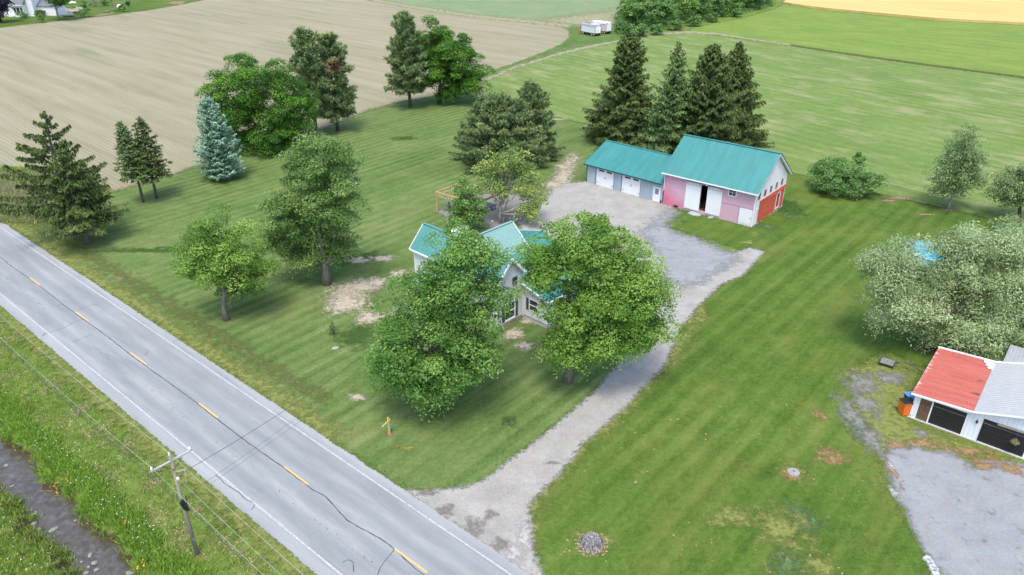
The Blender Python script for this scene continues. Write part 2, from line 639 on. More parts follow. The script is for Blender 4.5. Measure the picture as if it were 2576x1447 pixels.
def m_road():
    n = N('worn_asphalt')
    r = n.road()
    fine = n.noise(n.pos(), 18.0, 3, 0.8)
    med = n.noise(n.road(scale=(0.12, 0.9, 1)), 1.0, 5, 0.65)
    f = n.math('ADD', n.math('MULTIPLY', fine, 0.35), n.math('MULTIPLY', med, 0.55))
    c = n.ramp(f, [(0.36, (.20, .215, .22)), (0.48, (.262, .278, .280)), (0.62, (.335, .35, .348))])
    x0 = float(RO @ RX)
    t = n.math('SUBTRACT', n.sep(r)[1], float(RO @ RN))       # metres from the centre line
    # darker bands where the tyres polish the lane, pale between them
    for c0, w, a in ((-2.35, 0.45, .40), (-0.75, .45, .34), (0.85, .55, .48), (2.35, .45, .40)):
        d = n.math('ABSOLUTE', n.math('SUBTRACT', t, c0))
        band = n.mr(d, w * 1.5, 0.0, 0, 1, True)
        k = n.math('MULTIPLY', band, n.mr(med, 0.3, 0.75, a * 0.5, a))
        c = n.mix(k, c, (.155, .172, .186))
    d = n.math('ABSOLUTE', n.math('SUBTRACT', n.math('ABSOLUTE', t), 4.0))
    c = n.mix(n.mr(d, 0.65, 0.2, 0, 0.35), c, (.35, .355, .35))
    # old tar drips in a line down the near lane
    dd = n.math('ABSOLUTE', n.math('ADD', t, 1.72))
    sp = n.noise(n.pos(), 4.5, 2, 0.5)
    k = n.math('MULTIPLY', n.mr(dd, 0.16, 0.1), n.mr(sp, 0.64, 0.68))
    c = n.mix(k, c, (.045, .05, .055))
    return n.done(n.ragged(n.pbr(c, 0.85, 0.3), 3.0, 0.6, 0.12))


M_ROAD = m_road()


def m_paint(name, col, wear=0.4):
    n = N(name)
    f = n.noise(n.pos(), 9.0, 4, 0.7)
    c = n.mix(n.mr(f, 0.42, 0.62, 0.1, wear), col, (.26, .27, .285))
    return n.done(n.pbr(c, 0.7, 0.3))


M_WHITE_LINE = m_paint('white_line', (.50, .51, .51), 1.0)
M_YELLOW_LINE = m_paint('yellow_line', (.66, .40, .12), 0.3)


def m_plain(name, col, rough=0.6, spec=0.4, var=0.12, scale=3.0, metal=0.0):
    n = N(name)
    f = n.noise(n.obj(), scale, 4, 0.65)
    c = n.mix(n.mr(f, 0.3, 0.75), tuple(v * (1 - var) for v in col), tuple(min(1, v * (1 + var)) for v in col))
    return n.done(n.pbr(c, rough, spec, metal))


M_TAR = m_plain('tar', (.045, .05, .058), 0.5)
M_BLACK = m_plain('black_paint', (.018, .018, .020), 0.45)
M_DARKMETAL = m_plain('dark_metal', (.05, .055, .06), 0.45, 0.5)
M_WHITE = m_plain('white_paint', (.74, .75, .76), 0.55, 0.4, 0.06)
M_TRIM = m_plain('white_trim', (.78, .78, .78), 0.5, 0.4, 0.03)
M_GLASS = m_plain('window_glass', (.035, .045, .055), 0.08, 0.6, 0.2, 1.5)
M_STONE = m_plain('field_stone', (.24, .235, .22), 0.9, 0.2, 0.45, 2.5)
M_SLATE = m_plain('stone_slab', (.34, .38, .38), 0.9, 0.2, 0.2, 2.0)
M_CONCRETE = m_plain('concrete', (.42, .43, .44), 0.9, 0.2, 0.15, 3.0)
M_NEWWOOD = m_plain('new_timber', (.50, .32, .14), 0.7, 0.3, 0.2, 5.0)
M_YELLOWWOOD = m_plain('yellow_timber', (.60, .45, .14), 0.7, 0.3, 0.15, 5.0)
M_OLDWOOD = m_plain('weathered_wood', (.15, .095, .06), 0.9, 0.2, 0.4, 4.0)
M_GREYWOOD = m_plain('grey_wood', (.24, .23, .215), 0.9, 0.2, 0.3, 4.0)
M_GALV = m_plain('galvanised_steel', (.44, .46, .48), 0.45, 0.5, 0.12, 2.0, 0.3)
M_ORANGE = m_plain('orange_plastic', (.72, .15, .015), 0.4, 0.5, 0.05)
M_BLUE = m_plain('blue_plastic', (.07, .24, .58), 0.4, 0.5, 0.05)
M_REDPAINT = m_plain('red_paint', (.50, .10, .07), 0.6, 0.3, 0.2)
M_GREYPLASTIC = m_plain('grey_plastic', (.22, .25, .29), 0.5, 0.4, 0.06)
M_TEALPLASTIC = m_plain('teal_plastic', (.03, .40, .45), 0.4, 0.5, 0.05)
M_RUBBER = m_plain('rubber', (.03, .03, .03), 0.8, 0.2, 0.3)
M_SHINGLE = m_plain('grey_shingle', (.17, .18, .20), 0.9, 0.2, 0.3, 4.0)
M_COPPERY = m_plain('bark_pine', (.14, .105, .085), 0.95, 0.1, 0.4, 3.0)


def m_roof(name, col, rough=0.34, coat=0.0, streak=0.15):
    n = N(name)
    o = n.obj()
    f = n.noise(n.map(o, scale=(1.5, 0.25, 0.25)), 1.0, 4, 0.6)
    g = n.noise(o, 0.35, 3, 0.5)
    c = n.mix(n.mr(f, 0.3, 0.75, 0, 1), tuple(v * (1 - streak) for v in col), tuple(v * (1 + streak) for v in col))
    r = n.mr(g, 0.3, 0.7, rough * 0.8, rough * 1.25)
    return n.done(n.pbr(c, r, 0.5))


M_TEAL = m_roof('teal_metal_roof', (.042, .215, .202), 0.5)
M_TEAL2 = m_roof('sheen_teal_roof', (.20, .35, .32), 0.4, 0, 0.06)  # rear wing copy of the teal, sky sheen painted in as a paler colour
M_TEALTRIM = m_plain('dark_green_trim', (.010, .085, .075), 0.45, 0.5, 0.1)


def m_clap(name, col, dirt, line=0.13, amt=0.5, fade=None):
    """painted clapboard: thin shadow lines between boards, flaking paint along the boards"""
    n = N(name)
    o = n.obj()
    z = n.sep(o)[2]
    saw = n.math('FRACT', n.math('DIVIDE', z, line))
    ln = n.mr(saw, 0.16, 0.0, 0, 1)
    c = col
    if fade:
        x = n.sep(o)[0]
        k = n.math('ADD', n.math('MULTIPLY', n.mr(x, fade[1], fade[2]), 0.75), n.math('MULTIPLY', n.mr(z, 3.0, 0.3), 0.5))
        k = n.math('ADD', k, n.math('MULTIPLY', n.math('SUBTRACT', n.noise(o, 0.6, 4, 0.6), 0.5), 0.6))
        c = n.mix(n.mr(k, 0.55, 1.1), col, fade[0])
    fl = n.noise(n.map(o, scale=(1.2, 1.2, 9.0)), 1.0, 5, 0.75)
    c = n.mix(n.mr(fl, 0.60, 0.70, 0, amt), c, dirt)
    lt = n.noise(n.map(o, scale=(0.7, 0.7, 5.0)), 1.0, 4, 0.6)
    c = n.mix(n.mr(lt, 0.55, 0.75, 0, 0.35), c, (.72, .66, .70))
    bump = n.bump(saw, 0.35, 0.02)
    c = n.mix(n.math('MULTIPLY', ln, 0.35), c, tuple(v * 0.45 for v in dirt))
    return n.done(n.pbr(c, 0.8, 0.2, normal=bump))


M_PINK = m_clap('faded_pink_clapboard', (.60, .38, .46), (.27, .20, .22), 0.13, 0.55, ((.62, .15, .24), 5.0, 0.0))
M_PALE = m_clap('peeling_white_clapboard', (.86, .79, .82), (.46, .37, .39), 0.13, 0.5)
M_BARNRED = m_clap('weathered_red_boards', (.58, .10, .05), (.58, .38, .30), 0.30, 0.45)
M_SIDING = m_clap('vinyl_siding', (.62, .64, .66), (.55, .57, .59), 0.20, 0.1)
M_WHITESIDING = m_clap('white_siding', (.76, .78, .80), (.66, .68, .70), 0.25, 0.1)


def m_ribbed(name, col, spacing=0.3, axis=0, alt=None, rough=0.5):
    n = N(name)
    o = n.obj()
    v = n.sep(o)[axis]
    saw = n.math('FRACT', n.math('DIVIDE', v, spacing))
    ln = n.mr(n.math('ABSOLUTE', n.math('SUBTRACT', saw, 0.5)), 0.38, 0.5)
    f = n.noise(n.map(o, scale=(1, 1, 0.3)), 1.4, 4, 0.6)
    c = n.mix(n.mr(f, 0.3, 0.75), tuple(q * .9 for q in col), tuple(min(1, q * 1.08) for q in col))
    c = n.mix(n.math('MULTIPLY', ln, 0.4), c, alt or tuple(q * .55 for q in col))
    return n.done(n.pbr(c, rough, 0.4, normal=n.bump(ln, 0.5, 0.02)))


M_GREYRIB = m_ribbed('grey_steel_siding', (.33, .40, .46), 0.3, 0)
M_WHITERIB = m_ribbed('white_steel_siding', (.70, .74, .78), 0.3, 0)


def m_redroof():
    n = N('rusted_red_roof')
    o = n.obj()
    f = n.noise(n.map(o, scale=(0.35, 2.2, 1)), 1.0, 4, 0.6)
    c = n.mix(n.mr(f, 0.3, 0.75), (.34, .080, .058), (.45, .125, .095))
    x = n.sep(o)[0]
    w = n.math('ADD', n.mr(x, 0.9, -0.2, 0, 1), n.math('MULTIPLY', n.math('SUBTRACT', n.noise(n.map(o, scale=(0.5, 5, 1)), 1.0, 4, 0.7), 0.5), 2.2))
    c = n.mix(n.mr(w, 0.9, 1.3, 0, 0.75), c, (.62, .58, .56))
    return n.done(n.pbr(c, 0.5, 0.4))


M_REDROOF = m_redroof()
M_WHITEROOF = m_roof('white_steel_roof', (.37, .385, .39), 0.45, 0, 0.05)


def m_brick():
    n = N('stone_foundation')
    b = n.n('ShaderNodeTexBrick')
    n.l(n.map(n.obj(), rot=0.0, scale=(1, 1, 1)), b.inputs['Vector'])
    v = n.voro(n.obj(), 4.5)
    c = n.mix(n.mr(n.noise(n.obj(), 5, 3, .6), .35, .7), (.24, .19, .14), (.42, .36, .29))
    c = n.mix(0.35, c, v, 'SOFT_LIGHT')
    return n.done(n.pbr(c, 0.95, 0.1))


M_FOUND = m_brick()


def m_bark(name, col, var=0.45):
    n = N(name)
    o = n.obj()
    f = n.noise(n.map(o, scale=(5, 5, 0.9)), 1.0, 5, 0.7)
    c = n.ramp(f, [(0.3, tuple(v * (1 - var) for v in col)), (0.55, col), (0.75, tuple(v * (1 + var) for v in col))])
    return n.done(n.pbr(c, 0.95, 0.1, normal=n.bump(f, 0.6, 0.05)))


M_BARK = m_bark('bark_grey', (.20, .18, .155))
M_BARK_DK = m_bark('bark_dark', (.085, .072, .06))
M_BARK_BIRCH = m_bark('bark_birch', (.42, .41, .39), 0.6)
M_BARK_SPRUCE = m_bark('bark_spruce', (.155, .145, .14))
M_BARK_PALE = m_bark('bark_pale', (.34, .32, .29))
M_POLE = m_bark('pole_wood', (.29, .25, .21), 0.35)


def m_leaf(name, a, b, c, trans=0.22, rough=0.55, spec=0.25):
    n = N(name)
    t = n.attr('tint')
    col = n.ramp(t, [(0.0, a), (0.5, b), (1.0, c)])
    p = n.pbr(col, rough, spec)
    tr = n.n('ShaderNodeBsdfTranslucent')
    n.l(n.mix(0.5, col, tuple(q * 1.25 for q in c)), tr.inputs[0])
    mx = n.n('ShaderNodeMixShader')
    mx.inputs[0].default_value = trans
    n.l(p, mx.inputs[1])
    n.l(tr.outputs[0], mx.inputs[2])
    return n.done(mx.outputs[0])


L_MAPLE = m_leaf('leaf_maple', (0.044, 0.124, 0.021), (0.105, 0.231, 0.040), (0.252, 0.395, 0.091))
L_MAPLE2 = m_leaf('leaf_maple_bright', (0.055, 0.146, 0.016), (0.138, 0.274, 0.037), (0.303, 0.436, 0.091))
L_MAPLE3 = m_leaf('leaf_maple_grey', (.055, .135, .026), (.135, .24, .055), (.29, .39, .12), 0.22)
L_DARK = m_leaf('leaf_locust', (0.025, 0.092, 0.010), (0.063, 0.175, 0.016), (0.149, 0.303, 0.028))
L_PERG = m_leaf('leaf_sparse', (0.095, 0.174, 0.041), (0.205, 0.306, 0.077), (0.465, 0.508, 0.133))
L_SPRUCE = m_leaf('needle_spruce', (0.033, 0.067, 0.016), (0.077, 0.123, 0.030), (0.171, 0.212, 0.054), 0.12, 0.6)
L_SPRUCE2 = m_leaf('needle_spruce_green', (0.052, 0.105, 0.030), (0.109, 0.187, 0.054), (0.222, 0.312, 0.090), 0.12, 0.6)
L_BLUE = m_leaf('needle_blue', (0.092, 0.182, 0.124), (0.234, 0.394, 0.271), (0.470, 0.680, 0.481), 0.1, 0.6)
L_PINE = m_leaf('needle_pine', (0.076, 0.135, 0.054), (0.180, 0.257, 0.097), (0.365, 0.445, 0.180), 0.12, 0.6)
L_WILLOW = m_leaf('leaf_willow', (.10, .155, .05), (.27, .365, .155), (.47, .565, .30), 0.25, 0.45, 0.4)
L_HEDGE = m_leaf('leaf_hedge', (0.048, 0.124, 0.032), (0.110, 0.224, 0.056), (0.219, 0.353, 0.091))
L_PURPLE = m_leaf('leaf_purple', (.010, .012, .022), (.024, .024, .042), (.05, .045, .07))
L_BIRCH = m_leaf('leaf_birch', (0.099, 0.171, 0.060), (0.186, 0.278, 0.105), (0.350, 0.427, 0.191))
L_WEED = m_leaf('grass_blade', (0.088, 0.178, 0.023), (0.185, 0.312, 0.043), (0.439, 0.456, 0.133), 0.35)
L_GOLDROD = m_leaf('leaf_goldenrod', (0.105, 0.220, 0.028), (0.211, 0.355, 0.047), (0.369, 0.507, 0.078), 0.35)
L_YELLOWGRASS = m_leaf('dry_blade', (.20, .22, .09), (.32, .31, .15), (.46, .43, .25), 0.25)
L_STRAW = m_leaf('straw_blade', (.30, .25, .13), (.42, .35, .20), (.52, .45, .28), 0.2)
L_LILY = m_leaf('petal_orange', (.60, .22, .02), (.75, .30, .02), (.80, .42, .05), 0.2)
L_YELLOW = m_leaf('petal_yellow', (.55, .42, .02), (.70, .54, .03), (.80, .62, .06), 0.2)
L_WHITE = m_leaf('petal_white', (.62, .62, .56), (.72, .72, .68), (.80, .80, .78), 0.2)
L_DEAD = m_leaf('dead_needle', (.24, .15, .08), (.38, .25, .14), (.50, .36, .23), 0.15)

# ================================================================== SETTING
def gxy(*pts):
    return [G(x, y)[:2] for x, y in pts]


def bank_shift(x):
    return 0.022 * (x - 5.0) if -40 < x < 60 else (-0.99 if x < 0 else 1.2)


def wig(x, k=0.0):
    return 0.28 * math.sin(0.9 * x + 1 + k) + 0.20 * math.sin(2.3 * x + 2 * k) + 0.13 * math.sin(5.1 * x + k)


def terrain(x, t):
    if t > -4.7:
        return 0.0
    sh = bank_shift(x)
    t1 = -11.0 + sh + wig(x)              # top of the road-side bank
    t3 = -13.65 + sh + 0.7 * wig(x, 2.0)  # far water edge
    if t > -6.2:
        return -0.35 * (-4.7 - t) / 1.5
    if t > t1:
        return -0.35 - 0.45 * (t + 6.2) / (t1 + 6.2)
    if t > t1 - 0.55:
        return -0.8 - 1.2 * (t1 - t) / 0.55
    if t > t3:
        return -2.05
    if t > t3 - 1.5:
        return -2.05 + 1.15 * (t3 - t) / 1.5
    return -0.9


def build_ground():
    xs = [-3000, -700, -250, -120] + list(np.arange(-70, 70.1, 0.5)) + [120, 300, 900, 3000]
    ts = [-1500, -300, -80, -40, -28, -22] + list(np.arange(-18.5, -4.4, 0.25)) + [0, 8, 40, 120, 300, 800, 3000]
    vs, fs = [], []
    nx = len(xs)
    for t in ts:
        for x in xs:
            z = terrain(x, t)
            if t < -5 and t > -18.4:
                z += 0.10 * mnoise.noise(Vector((x * 0.8, t * 0.8, 0.3)))
            vs.append(tuple(W(x, t, z)))
    for j in range(len(ts) - 1):
        for i in range(nx - 1):
            a = j * nx + i
            fs.append((a, a + 1, a + nx + 1, a + nx))
    me = bpy.data.meshes.new('ground')
    me.from_pydata(vs, [], fs)
    me.update()
    n = N('verge_grass')
    p = n.pos()
    big = n.noise(p, 0.25, 5, 0.65)
    fine = n.noise(p, 5.0, 6, 0.75)
    f = n.math('ADD', n.math('MULTIPLY', big, 0.5), n.math('MULTIPLY', fine, 0.5))
    c = n.ramp(f, [(0.34, (.06, .105, .018)), (0.5, (.115, .175, .034)), (0.66, (.20, .235, .07))])
    d = n.noise(n.map(p, loc=(5, 50, 0)), 0.9, 6, 0.7)
    c = n.mix(n.mr(d, 0.57, 0.70, 0, 0.8), c, (.33, .27, .15))
    z = n.sep(p)[2]
    mud = n.mr(n.math('ADD', z, n.math('MULTIPLY', fine, 0.35)), -0.85, -1.1)
    c = n.mix(mud, c, (.075, .055, .035))
    o = link('ground', me, n.done(n.pbr(c, 1.0, 0.1, normal=n.bump(fine, 0.6, 0.12))), None, True)
    tag(o, kind='structure')


build_ground()


def build_creek():
    xs = np.arange(-45, 50.1, 0.5)
    vs, fs = [], []
    for x in xs:
        sh = bank_shift(x)
        for t in (-10.9 + sh, -15.0 + sh):
            vs.append(tuple(W(x, t, -1.86)))
    for i in range(len(xs) - 1):
        fs.append((2 * i, 2 * i + 1, 2 * i + 3, 2 * i + 2))
    me = bpy.data.meshes.new('creek')
    me.from_pydata(vs, [], fs)
    n = N('creek_water')
    p = n.pos()
    f = n.noise(p, 1.6, 6, 0.7)
    st = n.noise(n.road(scale=(0.5, 2.0, 1)), 1.0, 4, 0.6)
    c = n.ramp(f, [(0.35, (.052, .047, .040)), (0.52, (.085, .078, .068)), (0.70, (.135, .128, .116))])
    c = n.mix(n.mr(st, 0.55, 0.72, 0, 0.5), c, (.10, .10, .098))
    rip = n.noise(n.road(scale=(1.5, 4, 1)), 2.0, 4, 0.6)
    tag(link('creek', me, n.done(n.pbr(c, 0.18, 0.5, normal=n.bump(rip, 0.4, 0.05)))), kind='structure')


build_creek()

# fields (the edges are read from sight lines on flat ground)
sheet('crop_field', gxy((-60, 84), (0, 70), (130, 55), (270, 40), (379, 25), (470, 9), (540, -6), (560, -30), (850, -30), (929, 0), (1060, 21),
                        (1197, 42), (1320, 54), (1400, 63), (1436, 78), (1437, 96), (1418, 112), (1378, 134), (1300, 163), (1224, 188), (1214, 206),
                        (1190, 222), (1120, 238), (1022, 252), (935, 273), (861, 302), (805, 326), (700, 352), (600, 384), (513, 407), (449, 433), (380, 452), (302, 478),
                        (230, 476), (150, 458), (60, 440), (0, 418), (-80, 396), (-260, 330), (-200, 130)),
      0.006, M_TAN, 3.0, 0.5, 1.6)
sheet('green_crop', gxy((935, 0), (1060, 19), (1197, 38), (1320, 50), (1400, 59), (1445, 62), (1500, 58), (1545, 50), (1560, 30), (1560, -30), (860, -30)),
      0.004, M_CROP, 4.0, 0.5, 1.5)
sheet('bare_headland', gxy((1360, 52), (1440, 40), (1520, 30), (1556, 24), (1552, 60), (1500, 66), (1436, 64)), 0.009, M_TRACK, 3.0, 0.8, 5.0)
sheet('hay_field', gxy((1206, 232), (1224, 200), (1300, 168), (1400, 138), (1500, 112), (1566, 101), (1640, 88), (1723, 83), (1790, 88), (1900, 103), (2133, 137),
                       (2330, 164), (2576, 197), (2900, 245), (2900, 640), (2576, 578), (2480, 548), (2385, 526), (2290, 505), (2200, 487), (2150, 470), (2053, 450),
                       (1985, 434), (1840, 402), (1700, 367), (1600, 344), (1482, 312), (1385, 293), (1280, 262)),
      0.004, M_HAY, 2.5, 0.4, 1.2)
sheet('green_meadow', gxy((1723, 80), (1745, 70), (1800, 58), (1880, 42), (1950, 22), (1975, 8), (1990, 14), (2083, 27), (2351, 52), (2576, 64), (2950, 100), (2950, 246), (2576, 195),
                          (2330, 162), (2133, 135), (1900, 101), (1790, 86)),
      0.005, M_MEADOW, 3.0, 0.4, 1.2)
def build_wheat():
    pts = [G(x, y)[:2] for x, y in ((1969, 10), (1992, -6), (2010, -28), (2600, -28), (3000, 60), (2950, 98), (2576, 63), (2351, 51), (2083, 26), (1990, 14))]
    P = outline(pts, 3.0, 0.6)
    h = 0.85                              # standing grain: a raised block with an uneven top
    m = MB()
    n = len(P)
    m.v = [(p[0], p[1], 0.0) for p in P] + [(p[0], p[1], h) for p in P]
    m.f = [(i, (i + 1) % n, n + (i + 1) % n, n + i) for i in range(n)]
    for t in tessellate_polygon([[Vector((p[0], p[1], 0)) for p in P]]):
        m.f.append(tuple(n + k for k in t))
    tag(m.build('wheat_field', M_GOLD), kind='structure')


build_wheat()

# farm track and headland strips
sheet('farm_track', gxy((1199, 236), (1217, 198), (1300, 165), (1400, 134), (1470, 117), (1566, 98), (1640, 85), (1723, 78), (1800, 82), (1900, 98), (2010, 115),
                        (2008, 118), (1900, 102), (1800, 87), (1723, 84), (1640, 90), (1566, 103), (1470, 123), (1400, 140), (1300, 171), (1226, 203), (1212, 240)),
      0.010, M_TRACK, 2.0, 0.4, 0.8)
sheet('field_ditch', gxy((1990, 112), (2133, 134), (2330, 161), (2576, 193), (2800, 228), (2800, 232), (2576, 197), (2330, 165), (2133, 138), (1990, 115)),
      0.011, m_soil('ditch_grass', ((.05, .06, .015), (.10, .10, .035), (.17, .15, .06)), 0.8, 0.8, 0.4), 3.0, 0.3, 0.7)
sheet('field_margin', gxy((940, -2), (1060, 17), (1197, 37), (1320, 49), (1400, 58), (1440, 62), (1436, 70), (1400, 66), (1320, 57), (1197, 45), (1060, 25), (930, 2)),
      0.012, M_TRACK, 3.0, 0.4, 1.6)
sheet('grass_bank', gxy((1438, 66), (1500, 70), (1545, 62), (1600, 84), (1566, 99), (1470, 118), (1400, 134), (1330, 155), (1226, 192), (1224, 186), (1300, 161), (1378, 131), (1420, 112), (1440, 96)),
      0.007, M_ROUGH, 2.0, 0.4, 0.8)
sheet('neighbour_lawn', gxy((-120, 80), (0, 72), (130, 57), (270, 42), (379, 27), (470, 11), (540, -5), (560, -30), (-300, -30), (-300, 60)), 0.005, M_LAWN_R, 3.0, 0.5, 1.0)

# lawns
sheet('lawn', gxy((205, 510), (302, 480), (380, 455), (449, 436), (513, 410), (600, 387), (700, 355), (805, 329), (861, 305), (935, 276), (1022, 255), (1120, 241), (1195, 226),
                  (1280, 262), (1385, 294), (1482, 314), (1600, 346), (1700, 369), (1830, 400), (1760, 420), (1560, 500), (1500, 640), (1660, 820), (1600, 861), (1512, 970), (1432, 1044), (1345, 1114), (1278, 1164),
                  (1217, 1211), (1163, 1228), (1063, 1237), (1012, 1226), (940, 1180), (861, 1128), (740, 1046), (614, 962), (440, 845), (285, 742), (160, 660), (20, 570), (60, 540)),
      0.008, M_LAWN_L, 1.2, 0.25, 0.7)
sheet('lawn', gxy((1368, 1460), (1345, 1401), (1335, 1347), (1336, 1267), (1358, 1243), (1405, 1189), (1465, 1116), (1549, 1045), (1630, 961), (1660, 937), (1714, 816), (1764, 759),
                  (1818, 712), (1872, 692), (1897, 662), (1900, 640), (1640, 560), (1660, 528), (1800, 420), (1985, 434), (2053, 450), (2150, 470), (2200, 486), (2290, 505), (2385, 526), (2480, 549), (2576, 580), (2800, 640),
                  (2800, 1000), (2300, 920), (2230, 880), (2150, 925), (2140, 1010), (2170, 1080), (2200, 1120), (2225, 1180), (2245, 1240), (2290, 1330), (2330, 1400), (2360, 1470), (2300, 1560), (1500, 1560)),
      0.008, M_LAWN_R, 1.0, 0.2, 0.6)

# gravel
sheet('driveway', gxy((1006, 1232), (1063, 1236), (1163, 1227), (1217, 1210), (1278, 1163), (1345, 1113), (1432, 1042), (1512, 968), (1596, 862), (1622, 805), (1590, 740), (1520, 690), (1400, 640), (1330, 600),
                      (1304, 560), (1341, 531), (1385, 491), (1395, 464), (1432, 462), (1476, 456), (1560, 480), (1684, 515), (1700, 530), (1684, 545), (1668, 573), (1745, 600), (1822, 633), (1850, 637),
                      (1885, 622), (1922, 633), (1898, 661), (1872, 692), (1818, 713), (1765, 760), (1732, 800), (1714, 818), (1660, 938), (1630, 962), (1549, 1046), (1466, 1117), (1405, 1190), (1358, 1244),
                      (1337, 1268), (1335, 1347), (1345, 1401), (1372, 1470), (1345, 1462), (1281, 1421), (1140, 1322), (1060, 1264)),
      0.016, M_GRAVEL, 0.6, 0.18, 0.45)
sheet('fresh_gravel', gxy((1684, 526), (1700, 532), (1668, 573), (1745, 600), (1822, 633), (1852, 642), (1840, 665), (1790, 690), (1760, 712), (1712, 718), (1676, 700), (1650, 670), (1655, 640), (1640, 610), (1610, 590), (1640, 560)),
      0.021, M_GRAVEL2, 0.7, 0.4, 1.3)
sheet('worn_path', gxy((1380, 495), (1392, 450), (1415, 415), (1440, 385), (1452, 395), (1440, 430), (1425, 470), (1440, 500)), 0.014, M_SAND, 0.8, 0.3, 1.6)
sheet('patio', gxy((1098, 533), (1128, 548), (1190, 570), (1258, 575), (1330, 545), (1352, 512), (1300, 490), (1220, 488), (1150, 500)), 0.014, M_PATIO, 0.7, 0.15, 0.4)
sheet('gravel_yard', gxy((2238, 1130), (2262, 1120), (2320, 1130), (2390, 1140), (2450, 1180), (2530, 1165), (2700, 1190), (2800, 1420), (2700, 1560), (2380, 1560), (2372, 1447), (2345, 1405), (2300, 1330), (2262, 1255),
                         (2242, 1210), (2228, 1165)),
      0.016, M_GRAVEL2, 0.6, 0.2, 0.5)
sheet('dry_verge', gxy((2145, 930), (2220, 905), (2290, 925), (2300, 1010), (2275, 1050), (2330, 1085), (2420, 1110), (2470, 1130), (2580, 1190), (2560, 1230), (2470, 1160), (2390, 1135), (2320, 1122), (2255, 1115), (2235, 1150), (2250, 1230), (2215, 1160),
                       (2180, 1090), (2150, 1030)),
      0.012, M_DRY, 0.7, 0.25, 1.2)

# road
def build_road():
    xs = np.arange(-160, 140.1, 0.8)
    vs, fs, ed = [], [], []
    for x in xs:
        j0 = .10 * mnoise.noise(Vector((x * .5, 1, 0))) + .05 * mnoise.noise(Vector((x * 2, 1, 0)))
        j1 = .10 * mnoise.noise(Vector((x * .5, 9, 0))) + .05 * mnoise.noise(Vector((x * 2, 9, 0)))
        for t, e in ((-4.65 + j0, 0), (-4.32 + j0, 1), (3.88 + j1, 1), (4.22 + j1, 0)):
            vs.append(tuple(W(x, t, 0.030)))
            ed.append(e)
    for i in range(len(xs) - 1):
        for k in range(3):
            fs.append((4 * i + k, 4 * i + 4 + k, 4 * i + 5 + k, 4 * i + 1 + k))
    me = bpy.data.meshes.new('road')
    me.from_pydata(vs, [], fs)
    at = me.attributes.new('edge', 'FLOAT', 'POINT')
    at.data.foreach_set('value', [float(e) for e in ed])
    me.update()
    tag(link('road', me, M_ROAD), kind='structure')


build_road()


def strip_line(name, t0, t1, x0, x1, z, mat, step=1.0, wob=0.0):
    m = MB()
    xs = np.arange(x0, x1 + 1e-6, step)
    for i, x in enumerate(xs):
        w = wob * mnoise.noise(Vector((x * 0.7, t0, 1)))
        m.v += [tuple(W(x, t0 + w, z)), tuple(W(x, t1 + w, z))]
        if i:
            m.f.append((2 * i - 2, 2 * i, 2 * i + 1, 2 * i - 1))
    return m.build(name, mat)


tag(strip_line('edge_line', 3.18, 3.30, -120, 120, 0.036, M_WHITE_LINE, 2.0), kind='structure')
tag(strip_line('edge_line', -3.59, -3.47, -120, 120, 0.036, M_WHITE_LINE, 2.0), kind='structure')
for k in range(-9, 9):
    x0 = 30.40 - 12.15 * k
    if -75 < x0 < 60:
        tag(strip_line('centre_line', -0.075, 0.075, x0, x0 + 3.05, 0.037, M_YELLOW_LINE, 1.5), kind='structure')


def tar_seam(pts, w=0.055):
    m = MB()
    P = []
    for i in range(len(pts) - 1):
        a, b = np.array(pts[i]), np.array(pts[i + 1])
        k = max(2, int(np.linalg.norm(b - a) / 0.25))
        for j in range(k):
            P.append(a + (b - a) * j / k)
    P.append(np.array(pts[-1]))
    for i, p in enumerate(P):
        d = P[min(i + 1, len(P) - 1)] - P[max(i - 1, 0)]
        d /= np.linalg.norm(d) + 1e-9
        nv = np.array([-d[1], d[0]])
        ww = w * (0.7 + 0.6 * random.random())
        off = 0.06 * mnoise.noise(Vector((p[0] * 1.5, p[1] * 1.5, 4)))
        a, b = p + nv * (off - ww / 2), p + nv * (off + ww / 2)
        m.v += [(a[0], a[1], 0.034), (b[0], b[1], 0.034)]
        if i:
            m.f.append((2 * i - 2, 2 * i, 2 * i + 1, 2 * i - 1))
    tag(m.build('tar_seam', M_TAR), kind='structure')


tar_seam([W(x, -0.14 + 0.05 * math.sin(x * 0.4) + (0.18 * math.sin(x * 0.9) if x > 22 else 0))[:2] for x in range(-60, 60, 1)], 0.07)
g1 = lambda u, v: (u * .33542, 961.5 + v * .33542)
g4 = lambda u, v: (u * .33542, 480.7 + v * .33542)
for s in ([g1(1620, 695), g1(1680, 760), g1(1790, 830), g1(1850, 885), g1(1912, 915), g1(1900, 945), g1(1880, 962)],
          [g4(320, 1085), g4(400, 1055), g4(490, 1025), g4(560, 985), g4(632, 962)], [g4(540, 1135), g4(610, 1110), g4(695, 1078)],
          [g4(590, 893), g4(650, 866), g4(738, 848)], [g4(415, 868), g4(465, 852)], [g4(470, 820), g4(500, 830)], [g4(1090, 1235), g4(1120, 1195)],
          [g4(210, 945), g4(280, 1000), g4(345, 1058), g4(318, 1090)], [g4(1300, 1138), g4(1335, 1118)],
          [(992, 1384), (975, 1405), (958, 1424)], [(958, 1424), (948, 1447)], [(862, 1415), (876, 1408), (888, 1415), (890, 1440)]):
    tar_seam([G(*q)[:2] for q in s], 0.05)

# worn ground, dry spots, clippings
def spots(lst):
    out = []
    for x, y, rx, ry in lst:
        p = G(x, y)
        k = math.hypot(p[0], p[1], CAM_H) / F_PX
        out.append((p[0], p[1], rx * k, ry * k * 1.7, 0.0))
    return out


def band(name, t0, t1, x0, x1, z, mat, edge):
    sheet(name, [W(x0, t0)[:2], W(x1, t0)[:2], W(x1, t1)[:2], W(x0, t1)[:2]], z, mat, 1.0, 0.25, edge)


